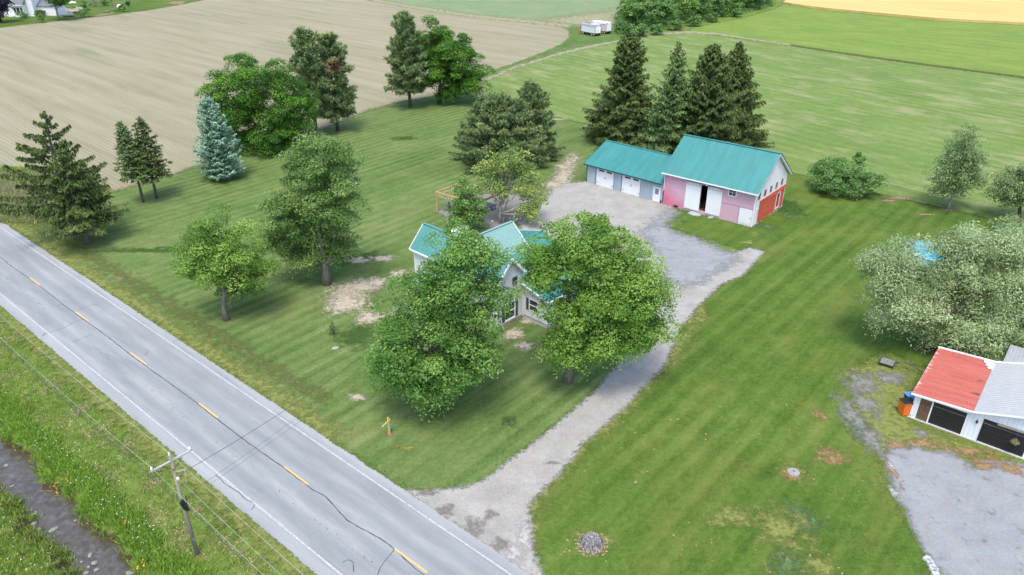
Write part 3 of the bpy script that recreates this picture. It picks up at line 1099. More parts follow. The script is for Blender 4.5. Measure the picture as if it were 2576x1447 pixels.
band('dry_verge', 4.05, 5.35, -60, 18.5, 0.0118, M_DRY, 0.7)
band('dry_verge', -5.4, -4.4, -60, 50, 0.0118, M_DRY, 0.5)
band('mown_margin', 6.6, 7.3, -55, 14, 0.0112, M_DRYFAINT, 0.6)
sheet('dry_verge', gxy((1333, 1380), (1330, 1300), (1336, 1262), (1358, 1238), (1405, 1184), (1466, 1110), (1549, 1040), (1630, 955), (1660, 930), (1690, 880), (1725, 835), (1775, 790), (1768, 765), (1715, 815), (1748, 830), (1710, 885),
                       (1674, 938), (1640, 968), (1560, 1055), (1478, 1124), (1418, 1196), (1372, 1250), (1352, 1276), (1348, 1345)), 0.0118, M_DRY, 0.6, 0.2, 0.55)


patches('bare_soil', spots([(880, 735, 95, 70), (865, 765, 80, 55), (915, 720, 70, 40), (950, 710, 50, 28), (905, 655, 45, 18), (965, 650, 50, 18), (900, 1000, 38, 12), (1000, 690, 40, 25), (930, 800, 60, 30),
                            (1010, 780, 40, 40), (845, 875, 14, 8), (1390, 465, 40, 25), (1415, 420, 30, 20), (1290, 840, 45, 28), (1320, 870, 45, 20), (1330, 805, 30, 22),
                            (1400, 300, 40, 6), (1500, 317, 60, 5)]), 0.013, M_SAND)
patches('wood_mulch', spots([(570, 800, 22, 9), (980, 1092, 17, 9), (1425, 957, 22, 12), (1075, 1018, 14, 7), (2333, 878, 45, 18), (2265, 498, 62, 11), (2235, 505, 30, 9), (2390, 528, 25, 8), (1488, 1378, 36, 20), (2330, 540, 40, 6), (2380, 585, 22, 6),
                             (195, 590, 40, 8), (300, 700, 20, 5)]), 0.013, M_MULCH)
patches('dry_grass', spots([(1760, 800, 30, 20), (1880, 610, 30, 12), (1900, 590, 16, 16), (2060, 1045, 22, 16), (2095, 1150, 45, 26), (1996, 1190, 42, 26),
                            (1490, 1360, 60, 30), (1025, 1130, 30, 8), (1000, 1122, 26, 7), (1100, 1060, 30, 9), (1960, 1330, 70, 60), (1850, 1300, 80, 30), (2060, 1420, 50, 30)]), 0.012, M_DRY)
patches('lush_grass', spots([(370, 630, 130, 9), (440, 625, 60, 8), (1018, 348, 42, 13), (1280, 1060, 22, 14), (838, 840, 14, 10), (1985, 520, 40, 35), (870, 650, 90, 30), (900, 850, 60, 40)]), 0.011, M_DKGRASS)
patches('pale_clover', spots([(1930, 570, 40, 14), (2170, 1085, 35, 40), (2020, 1310, 50, 40), (1985, 1420, 60, 30), (1285, 1065, 18, 12), (1990, 545, 30, 12), (1400, 1120, 60, 14)]), 0.0125, M_CLOVER)
patches('gravel_stain', spots([(1075, 1240, 30, 8), (1190, 1330, 30, 24), (1120, 1285, 30, 14), (1260, 1370, 25, 14), (1235, 1295, 22, 12), (1390, 1165, 30, 4)]), 0.0215, m_soil('damp_gravel', ((.15, .135, .115), (.20, .185, .16), (.27, .25, .22)), 2.0, 1.4, 0.5))
patches('pale_gravel', spots([(1295, 1390, 40, 30), (1320, 1350, 25, 40), (2250, 1240, 12, 18), (2240, 1170, 10, 18), (2334, 1403, 8, 5)]), 0.0225, m_soil('limestone_dust', ((.30, .29, .27), (.37, .36, .34), (.44, .43, .41)), 3.0, 1.2, 0.35))


patches('brown_clippings', spots([(2325, 1118, 60, 14), (2420, 1135, 70, 14), (2480, 1160, 60, 16), (2545, 1180, 50, 14), (2095, 1150, 42, 20), (2063, 1044, 18, 11), (2250, 1120, 30, 12), (1996, 1196, 30, 14), (2480, 1175, 40, 10), (2250, 1190, 12, 30)]), 0.0145, M_RUST)
patches('loose_stone', spots([(2170, 965, 60, 34), (2150, 1050, 40, 60), (2240, 950, 50, 22), (2200, 1110, 40, 40), (2320, 1090, 30, 10), (2180, 1020, 40, 40)]), 0.0137, M_STONES)


def clippings():
    m = []
    for _ in range(340):
        x, y = random.uniform(1380, 2320), random.uniform(980, 1470)
        q = mnoise.noise(Vector((x * 0.006, y * 0.006, 2.0)))
        if q < 0.02 or (x > 2180 and y > 1120) or (x < 1650 and y < 1300 and x + y < 2650):
            continue
        p = G(x, y)
        r = random.uniform(0.04, 0.15)
        m.append((p[0], p[1], r * random.uniform(0.7, 2.0), r, random.uniform(0, 3.1)))
    for _ in range(160):
        x, y = random.uniform(1960, 2330), random.uniform(680, 980)
        p = G(x, y)
        r = random.uniform(0.03, 0.07)
        m.append((p[0], p[1], r, r, 0))
    tag(patches('grass_clippings', m, 0.0135, M_STRAW), kind='stuff')


clippings()

# straw-coloured clippings, long grass and flowers of the verge: uncountable growth
def blades(name, pts, per, h, w, mat, spread=0.12, lean=0.5, tmin=0.0, tmax=1.0):
    pts = np.asarray(pts)
    n = len(pts) * per
    base = np.repeat(pts, per, 0).astype(float)
    base[:, :2] += rng.normal(0, spread, (n, 2))
    d = np.stack([rng.normal(0, lean, n), rng.normal(0, lean, n), np.ones(n)], 1)
    d = unit(d)
    L = (h * rng.uniform(0.5, 1.25, n))[:, None] / 2
    side = unit(np.cross(d, rng.normal(size=(n, 3))))
    clump = np.repeat(rng.uniform(tmin, tmax, len(pts)), per)
    tint = np.clip(clump * 0.7 + rng.uniform(0, 0.3, n), 0, 1)
    return leaf_mesh(name, base + d * L, d * L, side * (w * rng.uniform(0.6, 1.3, n))[:, None] / 2, tint, mat)


def verge_points(n, x0, x1, t0, t1, keep=None):
    out = []
    while len(out) < n:
        x, t = random.uniform(x0, x1), random.uniform(t0, t1)
        if keep and not keep(x, t):
            continue
        out.append(W(x, t, terrain(x, t)))
    return out


def keep_bank(x, t):
    sh = bank_shift(x)
    d = t - (-11.0 + sh + wig(x))
    if d > 0:
        return random.random() < (1.0 if d < 2.0 else 0.6)
    return t < -13.45 + sh + 0.7 * wig(x, 2.0)


tag(blades('verge_grass', verge_points(11000, -55, 40, -11.5, -4.9, keep_bank), 9, 0.22, 0.05, L_WEED, 0.14, 0.7), kind='stuff')
tag(blades('bank_grass', verge_points(6500, -12, 40, -20, -12.6, keep_bank), 9, 0.42, 0.06, L_WEED, 0.16, 0.6), kind='stuff')


def keep_lip(x, t):
    d = t - (-11.0 + bank_shift(x) + wig(x))
    return -0.35 < d < 1.6


tag(blades('bank_weeds', verge_points(2600, -25, 32, -12.5, -8.5, keep_lip), 10, 0.55, 0.07, L_GOLDROD, 0.2, 0.75, 0.0, 0.7), kind='stuff')
tag(blades('dry_stems', [W(x, t, terrain(x, t)) for x, t in [(random.uniform(-50, 38), random.uniform(-10, -5)) for _ in range(5200)] if mnoise.noise(Vector((x * .55, t * .55, 8))) > 0.16], 8, 0.22, 0.06, L_STRAW, 0.16, 1.3), kind='stuff')
tag(blades('road_edge_weeds', [W(x, random.choice([4.15, -4.6]) + random.gauss(0, 0.16), -0.01) for x in np.arange(-60, 60, 0.12) if not (17 < x < 38 and True) or random.random() < 0.3], 5, 0.13, 0.04, L_WEED, 0.1, 0.7), kind='stuff')
tag(blades('tall_meadow_grass', [G(random.uniform(-40, 105), random.uniform(440, 560)) for _ in range(2600)], 9, 0.75, 0.09, L_YELLOWGRASS, 0.3, 0.45), kind='stuff')
tag(blades('meadow_weeds', [G(random.uniform(-40, 110), random.uniform(425, 560)) for _ in range(1700)], 9, 0.6, 0.12, L_WEED, 0.3, 0.7), kind='stuff')


tag(blades('hedgerow_brush', [G(x, y) for x, y in ((random.uniform(1556, 1940), random.uniform(0, 86)) for _ in range(5200)) if y < 92 - (x - 1560) * .195 and y > 80 - (x - 1560) * .24 - 40], 9, 1.3, .42, L_HEDGE, .7, .6), kind='stuff')


def flowers(name, lst, mat, r=0.07, h=0.5):
    C, U, V = [], [], []
    for x, y, n, sp in lst:
        p = G(x, y, -0.6 if x < 400 else -0.3)
        for _ in range(n):
            c = p + np.array([random.gauss(0, sp), random.gauss(0, sp), h + random.uniform(-.12, .15)])
            a = unit(np.array([random.gauss(0, 1), random.gauss(0, 1), 0.25 * random.gauss(0, 1)]))
            b = unit(np.cross(a, np.array([random.gauss(0, .4), random.gauss(0, .4), 1.0])))
            C.append(c); U.append(a * r); V.append(b * r)
    tag(leaf_mesh(name, np.array(C), np.array(U), np.array(V), rng.uniform(0, 1, len(C)), mat), kind='stuff')


flowers('orange_lilies', [(145, 1232, 5, .14), (148, 1252, 3, .12), (318, 1325, 3, .12), (352, 1445, 7, .2), (365, 1428, 3, .1), (174, 1220, 2, .08)], L_LILY, 0.07)
flowers('yellow_flowers', [(298, 1021, 26, .22), (279, 999, 9, .15), (357, 1078, 6, .1), (60, 1000, 6, .2)], L_YELLOW, 0.06, 0.35)
WF = []
while len(WF) < 150:
    fx, fy = random.uniform(0, 400), random.uniform(1080, 1447)
    rx_, rt_ = to_road(G(fx, fy, -.8))
    dq = rt_ + 11.0 - bank_shift(rx_)
    if 0.3 < dq < 2.5 or dq < -4.2:
        WF.append((fx, fy, 1, .1))
flowers('white_flowers', WF, L_WHITE, 0.04, 0.5)


def creek_stones():
    proto = []
    for k in range(3):
        m = MB()
        pr = [(0.02, 0.0)] + [(0.5 * math.sin(math.pi * f) ** 0.6, f * 0.5) for f in (0.15, 0.35, 0.6, 0.85)] + [(0.03, 0.5)]
        m.lathe((0, 0, -0.12), pr, 9)
        m.v = [(v[0] * (1 + .3 * mnoise.noise(Vector((v[0] * 3 + k * 9, v[1] * 3, v[2])))), v[1] * (1 + .4 * mnoise.noise(Vector((v[0], v[1] * 3, k * 5)))), v[2]) for v in m.v]
        proto.append(m)
    first = [None] * 3
    lst = [(80, 1298), (75, 1308), (88, 1290), (60, 1320), (97, 1332), (133, 1332), (190, 1308), (205, 1412), (222, 1425), (238, 1415), (242, 1432), (328, 1440), (217, 1440), (15, 1170), (30, 1222), (226, 1395), (85, 1316)]
    for i, (x, y) in enumerate(lst):
        k = i % 3
        if first[k] is None:
            o = first[k] = proto[k].build('creek_stone', M_STONE, None, False)
            tag(o, 'pale flat stone showing above the shallow creek', 'stone', 'stones in the creek')
        else:
            o = first[k].copy()
            COL.objects.link(o)
        p = G(x, y, -1.8)
        s = random.uniform(0.2, 0.5)
        o.location = (p[0], p[1], -1.86)
        o.scale = (s, s * random.uniform(0.5, 1.5), s * 0.7)
        o.rotation_euler = (0, 0, random.uniform(0, 6))


creek_stones()

# ================================================================== BUILDINGS
def frame_ring(m, pl, a0, a1, b0, b1, w, c0, c1):
    m.pbox(pl, a0 - w, a1 + w, b1, b1 + w, c0, c1)
    m.pbox(pl, a0 - w, a1 + w, b0 - w, b0, c0, c1)
    m.pbox(pl, a0 - w, a0, b0, b1, c0, c1)
    m.pbox(pl, a1, a1 + w, b0, b1, c0, c1)


def window(parent, pl, a0, a1, b0, b1, frame=M_TRIM, rows=2, cols=1, w=0.09, glass=M_GLASS, shutters=None):
    m = MB()
    frame_ring(m, pl, a0, a1, b0, b1, w, -0.05, 0.05)
    bw = 0.045 if cols > 1 else 0.06
    for k in range(1, rows):
        b = b0 + (b1 - b0) * k / rows
        m.pbox(pl, a0, a1, b - bw / 2, b + bw / 2, -0.045, 0.03)
    for k in range(1, cols):
        a = a0 + (a1 - a0) * k / cols
        m.pbox(pl, a - 0.02, a + 0.02, b0, b1, -0.045, 0.028)
    f = m.build('window', frame, parent)
    MB().pbox(pl, a0, a1, b0, b1, -0.06, -0.025).build('pane', glass, f)
    if shutters:
        for sa in shutters:
            s = MB().pbox(pl, sa, sa + 0.36, b0 - 0.05, b1 + 0.05, 0.004, 0.05)
            for k in range(1, 12):
                b = b0 + (b1 - b0) * k / 12
                s.pbox(pl, sa + 0.04, sa + 0.32, b - 0.02, b + 0.03, 0.05, 0.062)
            s.build('shutter', M_SHUTTER, parent)
    return f


M_SHUTTER = m_plain('shutter_slate', (.055, .07, .085), 0.6)
FRONT = lambda x, y, z=0.0: PL((x, y, z), (1, 0, 0), (0, 0, 1), (0, -1, 0))
BACK = lambda x, y, z=0.0: PL((x, y, z), (-1, 0, 0), (0, 0, 1), (0, 1, 0))
RIGHT = lambda x, y, z=0.0: PL((x, y, z), (0, 1, 0), (0, 0, 1), (1, 0, 0))
LEFT = lambda x, y, z=0.0: PL((x, y, z), (0, -1, 0), (0, 0, 1), (-1, 0, 0))


# ------------------------------------------------------------------ farmhouse
def farmhouse():
    ph = math.radians(3.2)
    o = W(18.09 - 12.74 * math.cos(ph), 26.61 + 12.74 * math.sin(ph))
    h = thing('farmhouse', 'white sided farmhouse with teal metal gables half hidden behind two maples', 'house', o, ROT - ph)
    F0 = 0.45                                                       # foundation height
    m = MB()                                                        # walls
    x0, x1, y0, y1 = .35, 12.38, -1.8, 1.95
    ez, rz = 5.25, 7.42
    m.wall(FRONT(x0, y0, F0), x1 - x0, ez - F0, [(2.6, 3.5, 3.0, 4.4), (9.0, 9.9, 3.0, 4.4)])
    m.wall(BACK(x1, y1, F0), x1 - x0, ez - F0)
    m.wall(RIGHT(x1, y0, F0), y1 - y0, ez - F0, [(1.17, 2.50, 0.75 - F0, 2.45 - F0)])
    m.wall(LEFT(x0, y1, F0), y1 - y0, ez - F0)
    for x in (x0, x1):
        m.quad((x, y0, ez), (x, y1, ez), (x, 0.07, rz - 0.1))
    m.wall(LEFT(4.0, 6.4, F0), 6.4 - y1, 4.95 - F0)                 # rear wing
    m.wall(RIGHT(8.8, y1, F0), 6.4 - y1, 4.95 - F0)
    m.wall(BACK(8.8, 6.4, F0), 4.8, 4.95 - F0)
    m.quad((4.0, 6.4, 4.95), (8.8, 6.4, 4.95), (6.4, 6.4, rz - 0.1))
    m.wall(FRONT(x1, y1, F0), 15.55 - x1, 3.1 - F0, [(0.92, 1.95, 1.30 - F0, 2.50 - F0)])   # side wing
    m.quad((x1, y1, 3.1), (15.55, y1, 3.1), (15.55, y1, 3.14), (x1, y1, 4.0))
    m.wall(RIGHT(15.55, y1, F0), 10.1 - y1, 3.1 - F0, [(1.5, 2.5, 0.9, 2.2), (5.2, 6.1, 0.1, 2.1)])
    m.wall(BACK(15.55, 10.1, F0), 15.55 - 4.2, 3.1 - F0)
    m.wall(LEFT(4.2, 10.1, F0), 3.7, 3.1 - F0)
    m.quad((4.2, 10.1, 3.1), (15.55, 10.1, 3.1), (7.5, 10.1, 5.35))
    m.build('wall', M_SIDING, h)
    f = MB()
    f.box(x0 + .03, x1 - .03, y0 + .03, y1 - .05, -0.3, F0 + .002)
    f.box(4.03, 8.77, y1 - .05, 6.37, -0.3, F0)
    f.build('foundation', M_FOUND, h)
    MB().box(x1 - .03, 15.5, y1 + .03, 10.05, -0.3, F0 - .12).build('foundation', M_CONCRETE, h)
    # roofs
    r = MB()
    ov = 2.12
    r.roof((0, -ov, ez - .08), (12.74, -ov, ez - .08), (12.74, 0, rz), (0, 0, rz), 0.07, 30, 0.035, 0.05)
    r.roof((12.74, ov, ez - .08), (0, ov, ez - .08), (0, 0, rz), (12.74, 0, rz), 0.07, 30, 0.035, 0.05)
    r.bar((0, 0, rz + .03), (12.74, 0, rz + .03), 0.26, 0.06)
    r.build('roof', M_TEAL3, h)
    r = MB()
    r.roof((9.15, 6.75, 4.86), (9.15, 1.2, 4.86), (6.4, 0.02, rz), (6.4, 6.75, rz), 0.07, 15, 0.035, 0.05)
    r.roof((3.65, 1.2, 4.86), (3.65, 6.75, 4.86), (6.4, 6.75, rz), (6.4, 0.02, rz), 0.07, 15, 0.035, 0.05)
    r.bar((6.4, 0.1, rz + .03), (6.4, 6.75, rz + .03), 0.26, 0.06)
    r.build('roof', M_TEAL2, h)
    r = MB()
    S = 2.25 / 8.5
    zr = lambda x: 5.5 - S * abs(x - 7.5)
    r.roof((16.0, 1.58, zr(16)), (16.0, 10.45, zr(16)), (12.38, 10.45, zr(12.38)), (12.38, 1.58, zr(12.38)), 0.06, 20, 0.035, 0.05)
    r.roof((12.38, 1.97, zr(12.38) + .001), (12.38, 10.45, zr(12.38) + .001), (8.82, 10.45, zr(8.82)), (8.82, 1.97, zr(8.82)), 0.06, 19, 0.035, 0.05)
    r.roof((8.82, 6.42, zr(8.82)), (8.82, 10.45, zr(8.82)), (7.5, 10.45, 5.5), (7.5, 6.42, 5.5), 0.06, 9, 0.035, 0.05)
    r.roof((4.0, 10.45, zr(4.0)), (4.0, 6.42, zr(4.0)), (7.5, 6.42, 5.5), (7.5, 10.45, 5.5), 0.06, 9, 0.035, 0.05)
    r.bar((7.5, 6.5, 5.53), (7.5, 10.45, 5.53), 0.26, 0.06)
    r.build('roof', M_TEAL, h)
    # white rakes, eaves, corners
    t = MB()
    for x in (0.0, 12.74):
        s = 0.03 if x > 1 else -0.03
        for sy in (-1, 1):
            t.bar((x + s, sy * ov, ez - .12), (x + s, 0, rz - .04), 0.05, 0.24)
            t.bar((x - 6 * s, sy * (ov - .02), ez - .22), (x - 6 * s, 0.0, rz - .15), 0.34, 0.03)
    for sy in (-1, 1):
        t.bar((0, sy * (ov + .03), ez - .12), (12.74, sy * (ov + .03), ez - .12), 0.08, 0.16)
    for x in (3.62, 9.18):
        t.bar((x, 6.78, 4.80), (6.4, 6.78, rz - .04), 0.05, 0.22)
        t.bar((x, 2.1, 4.80), (x, 6.8, 4.80), 0.07, 0.14)
    t.bar((16.05, 1.55, zr(16) - .06), (16.05, 10.48, zr(16) - .06), 0.10, 0.14)
    t.bar((16.0, 1.55, zr(16) - .05), (12.4, 1.55, zr(12.4) - .05), 0.05, 0.18)
    t.bar((16.0, 10.48, zr(16) - .05), (7.5, 10.48, 5.44), 0.05, 0.16)
    t.bar((4.0, 10.48, zr(4) - .05), (7.5, 10.48, 5.44), 0.05, 0.16)
    for x, y, z in ((x0, y0, ez), (x0, y1, ez), (x1, y0, ez), (15.55, y1, 3.1), (15.55, 10.1, 3.1), (4.0, 6.4, 4.95), (8.8, 6.4, 4.95)):
        t.box(x - .06, x + .06, y - .06, y + .06, F0, z - .1)
    t.build('trim', M_TRIM, h)
    d = MB()
    d.tube([(12.48, 1.86, 0.25), (12.48, 1.86, 3.75)], 0.05, 8)
    d.build('downspout', M_TRIM, h)
    pr = RIGHT(x1, 0, 0)
    window(h, pr, -0.63, 0.70, 0.72, 2.48, M_TRIM, 2, 1, 0.10, M_GLASS, (0.80, -1.09))
    window(h, RIGHT(x1 + .06, 0, 0), 0.45, 0.95, 4.45, 5.05, M_SHUTTER, 1, 1, 0.06)
    window(h, FRONT(0, y1, 0), 13.30, 14.33, 1.30, 2.50, M_TRIM, 2, 1, 0.09, M_GLASS, (12.84,))
    window(h, FRONT(x0, y0, 0), 2.6, 3.5, 3.0 + F0, 4.4 + F0, M_TRIM, 2, 1, 0.09, M_GLASS, (2.12, 3.62))
    window(h, FRONT(x0, y0, 0), 9.0, 9.9, 3.0 + F0, 4.4 + F0, M_TRIM, 2, 1, 0.09, M_GLASS, (8.52, 10.02))
    window(h, RIGHT(15.55, y1, 0), 1.5, 2.5, 0.9 + F0, 2.2 + F0, M_TRIM, 2, 1, 0.09)
    dr = MB().pbox(RIGHT(15.55, y1, F0), 5.2, 6.1, 0.1, 2.1, -0.08, -0.02)
    for k in range(3):
        dr.pbox(RIGHT(15.55, y1, F0), 5.32, 5.98, 0.25 + k * .62, 0.72 + k * .62, -0.02, -0.005)
    dr.build('door', M_WHITE, h)
    # front porch with a low roof
    p = MB()
    p.roof((1.95, -3.45, 2.75), (9.3, -3.45, 2.75), (9.3, y0, 3.05), (1.95, y0, 3.05), 0.06, 18, 0.03, 0.05)
    p.build('porch_roof', M_TEAL, h)
    p = MB()
    p.bar((1.95, -3.48, 2.68), (9.3, -3.48, 2.68), 0.06, 0.22)
    for x in (1.92, 9.33):
        p.bar((x, -3.45, 2.68), (x, y0, 2.98), 0.06, 0.22)
    p.box(2.0, 9.25, -3.35, y0 - .01, 0.30, 0.45)
    for x in (2.1, 4.5, 6.9, 9.15):
        p.box(x - .07, x + .07, -3.36, -3.22, 0.45, 2.60)
    p.build('porch_frame', M_TRIM, h)


M_TEAL3 = m_roof('teal_house_roof', (.085, .265, .25), 0.36, 0, 0.12)  # main roof teal, lightened to carry sky glare in its colour
farmhouse()


# ------------------------------------------------------------------ barn
def barn():
    L, D, E, RZ = 13.05, 10.1, 4.78, 8.78
    b = thing('barn', 'old pink clapboard barn with a steep teal metal roof and red end wall', 'barn', W(12.7, 66.05), ROT)
    m = MB()
    m.wall(FRONT(0, 0, 0), L, E, [(5.44, 6.44, 0.40, 4.07), (9.40, 10.32, 3.60, 4.45), (1.65, 2.35, 0.0, 0.30)], 0.2)
    m.wall(BACK(L, D, 0), L, E, (), 0.2)
    m.wall(LEFT(0, D, 0), D, E, (), 0.2)
    m.quad((0, D, E), (0, 0, E), (0, D / 2, RZ - .15))
    m.build('wall', M_PINK, b)
    g = MB()
    wl = [(1.02 + 1.88 * k - .26, 1.02 + 1.88 * k + .26, 3.55, 4.30) for k in range(5)]
    g.wall(RIGHT(L, 0, 0), 1.55, 3.1, [(0.78, 1.30, 1.35, 2.15)], 0.2)
    g.wall(RIGHT(L, 0, 3.1), D, E - 3.1, [(a, c, v0 - 3.1, v1 - 3.1) for a, c, v0, v1 in wl], 0.2)
    g.quad((L, 0, E), (L, D, E), (L, D / 2, RZ - .15))
    g.quad((L - .2, D, E), (L - .2, 0, E), (L - .2, D / 2, RZ - .15))
    g.build('gable_wall', M_PALE, b)
    rd = MB()
    rd.wall(RIGHT(L + .03, 1.55, 0), D - 1.55, 3.05, [(5.95, 7.0, 0.35, 2.45)], 0.2)
    rd.pbox(RIGHT(L + .03, 1.5, 0), -.05, D - 1.5, 3.05, 3.17, -.02, .07)
    rd.pbox(RIGHT(L + .03, 1.5, 0), 2.9, D - 1.5, 2.72, 2.82, .0, .10)
    rd.build('red_wall', M_BARNRED, b)
    df = MB()
    frame_ring(df, RIGHT(L + .03, 1.55, 0), 5.95, 7.0, 0.35, 2.45, 0.13, 0.0, 0.06)
    df.build('door_frame', M_WHITE, b)
    MB().pbox(RIGHT(L + .03, 1.55, 0), 6.0, 6.55, 0.35, 2.40, -0.9, -0.85).build('inner_door', M_OLDWOOD, b)
    for a, c, v0, v1 in wl:
        window(b, RIGHT(L, 0, 0), a, c, v0, v1, M_GREYWOOD, 2, 2, 0.06)
    window(b, RIGHT(L, 0, 0), 0.78, 1.30, 1.35, 2.15, M_WHITE, 3, 2, 0.08)
    pk = MB()
    frame_ring(pk, RIGHT(L, 0, 0), 4.80, 5.25, 6.85, 7.35, 0.08, 0.004, 0.06)
    pk = pk.build('window', M_WHITE, b)
    MB().pbox(RIGHT(L, 0, 0), 4.80, 5.25, 6.85, 7.35, 0.002, 0.02).build('pane', M_PALE, pk)
    window(b, FRONT(0, 0, 0), 9.40, 10.32, 3.60, 4.45, M_WHITE, 2, 2, 0.12)
    # sliding doors
    for a0, a1 in ((3.28, 5.47), (6.44, 8.53)):
        d = MB()
        nb = 9
        for k in range(nb):
            w = (a1 - a0) / nb
            d.pbox(FRONT(0, 0, 0), a0 + k * w + .006, a0 + (k + 1) * w - .006, 0.32 + (0.03 * (k % 2)), 4.12, 0.06, 0.11)
        d.pbox(FRONT(0, 0, 0), a0, a1, 0.36, 4.10, 0.05, 0.08)
        dd = d.build('sliding_door', M_BARNDOOR, b)
        for a in (a0 + .2, a1 - .2):
            MB().pbox(FRONT(0, 0, 0), a - .025, a + .025, 3.85, 4.22, 0.11, 0.13).build('hanger', M_DARKMETAL, dd)
    d = MB()
    for k in range(7):
        w = 1.74 / 7
        d.pbox(FRONT(0, 0, 0), 11.17 + k * w + .006, 11.17 + (k + 1) * w - .006, 0.0 + .03 * (k % 2), 2.28, 0.05, 0.10)
    dd = d.build('door', M_BARNDOOR, b)
    MB().pbox(FRONT(0, 0, 0), 12.72, 12.80, 1.05, 1.25, 0.10, 0.13).build('latch', M_DARKMETAL, dd)
    MB().pbox(FRONT(0, 0, 0), 3.2, 8.6, 4.16, 4.24, 0.02, 0.12).build('door_rail', M_PINKDARK, b)
    sm = MB()
    sm.pbox(FRONT(0, 0, 0), 8.62, L - .1, 2.38, 2.46, 0.0, 0.035)
    sm.pbox(FRONT(0, 0, 0), 11.0, 11.1, 0.0, 2.38, 0.0, 0.03)
    sm.pbox(FRONT(0, 0, 0), 0.1, 3.1, 3.95, 4.0, 0.0, 0.03)
    sm.build('band_board', M_PINKDARK, b)
    # inner floor with hay and old timber glimpsed through the gap
    MB().box(0.25, L - .3, 0.25, D - .25, 0.15, 0.36).build('barn_floor', M_OLDWOOD, b)
    jk = MB()
    for k in range(26):
        x, y = random.uniform(5.0, 7.2), random.uniform(0.6, 3.0)
        a = random.uniform(0, 3.1)
        jk.bar((x, y, 0.42 + random.uniform(0, .5)), (x + 1.1 * math.cos(a), y + 1.1 * math.sin(a), 0.42 + random.uniform(0, .6)), 0.12, 0.05)
    jk.build('loose_boards', M_OLDWOOD, b)
    r = MB()
    r.roof((-.35, -.55, E - .08), (L + .5, -.55, E - .08), (L + .5, D / 2, RZ), (-.35, D / 2, RZ), 0.06, 46, 0.035, 0.045)
    r.roof((L + .5, D + .55, E - .08), (-.35, D + .55, E - .08), (-.35, D / 2, RZ), (L + .5, D / 2, RZ), 0.06, 46, 0.035, 0.045)
    r.bar((-.35, D / 2, RZ + .03), (L + .5, D / 2, RZ + .03), 0.34, 0.07)
    r.build('roof', M_TEAL, b)
    t = MB()
    t.bar((-.35, -.60, E - .16), (L + .45, -.60, E - .16), 0.10, 0.13)
    for sy, yy in ((-1, -.55), (1, D + .55)):
        t.bar((L + .46, yy, E - .20), (L + .46, D / 2, RZ - .12), 0.05, 0.22)
        t.bar((L + .25, yy + .02, E - .22), (L + .25, D / 2, RZ - .13), 0.42, 0.02)
    for y in (0.0, D):
        t.box(L - .10, L + .05, y - .05, y + .05, 0.0, E - .1)
    t.build('trim', M_TRIM, b)
    dt = MB()
    for sy, yy in ((-1, -.56), (1, D + .56)):
        dt.bar((L + .50, yy, E - .06), (L + .50, D / 2, RZ + .02), 0.04, 0.09)
    dt.build('roof_edge', M_TEALTRIM, b)
    d = MB()
    d.tube([(.05, -.60, E - .2), (-.02, -.12, E - .55), (.0, -.10, 2.2), (-.12, -.14, 2.05)], 0.055, 8)
    d.build('downspout', M_TRIM, b)
    lp = MB()
    lp.bar((6.32, -.02, 4.45), (6.32, -.30, 4.50), 0.04)
    lp.lathe((6.32, -.30, 4.18), [(0.04, .34), (0.10, .30), (0.14, .16), (0.12, 0.05), (0.02, 0.0)], 10)
    lp.build('yard_lamp', M_WHITE, b)
    st = MB()
    for k in range(34):
        x = random.uniform(0.1, L)
        s = random.uniform(.12, .26)
        if 1.6 < x < 2.4:
            continue
        st.box(x - s, x + s, -.10 - .12 * random.random(), .05, -.2, random.uniform(.02, .14))
    for k in range(16):
        y = random.uniform(0.1, D)
        s = random.uniform(.12, .26)
        st.box(L - .02, L + .12 + .1 * random.random(), y - s, y + s, -.2, random.uniform(.02, .13))
    st.build('foundation', M_STONE, b)
    return b


M_BARNDOOR = m_clap('peeling_white_door', (.76, .77, .79), (.40, .36, .34), 3.7, 0.35)
M_PINKDARK = m_plain('pink_board', (.48, .30, .37), 0.8, 0.2, 0.25)
barn()
sl = MB()
pts = blob(0, 0, .85, .62, 9, 0, 0.3)
sl.v = [(x, y, 0) for x, y in pts] + [(x * .97, y * .97, .13) for x, y in pts]
nn = len(pts)
sl.f = [(i, (i + 1) % nn, nn + (i + 1) % nn, nn + i) for i in range(nn)] + [tuple(range(nn, 2 * nn))]
so = sl.build('stone_step', M_SLATE)
so.location = W(17.9, 65.35)
so.rotation_euler = (0, 0, ROT)
tag(so, 'flat grey stone slab lying before the open gap of the barn doors', 'stone')
s2 = so.copy(); s2.data = so.data; COL.objects.link(s2)
s2.location = W(20.2, 65.65); s2.scale = (.5, .4, .7); s2.rotation_euler = (0, 0, ROT + 1)
tag(s2, 'small tan stone at the foot of the right white barn door', 'stone')


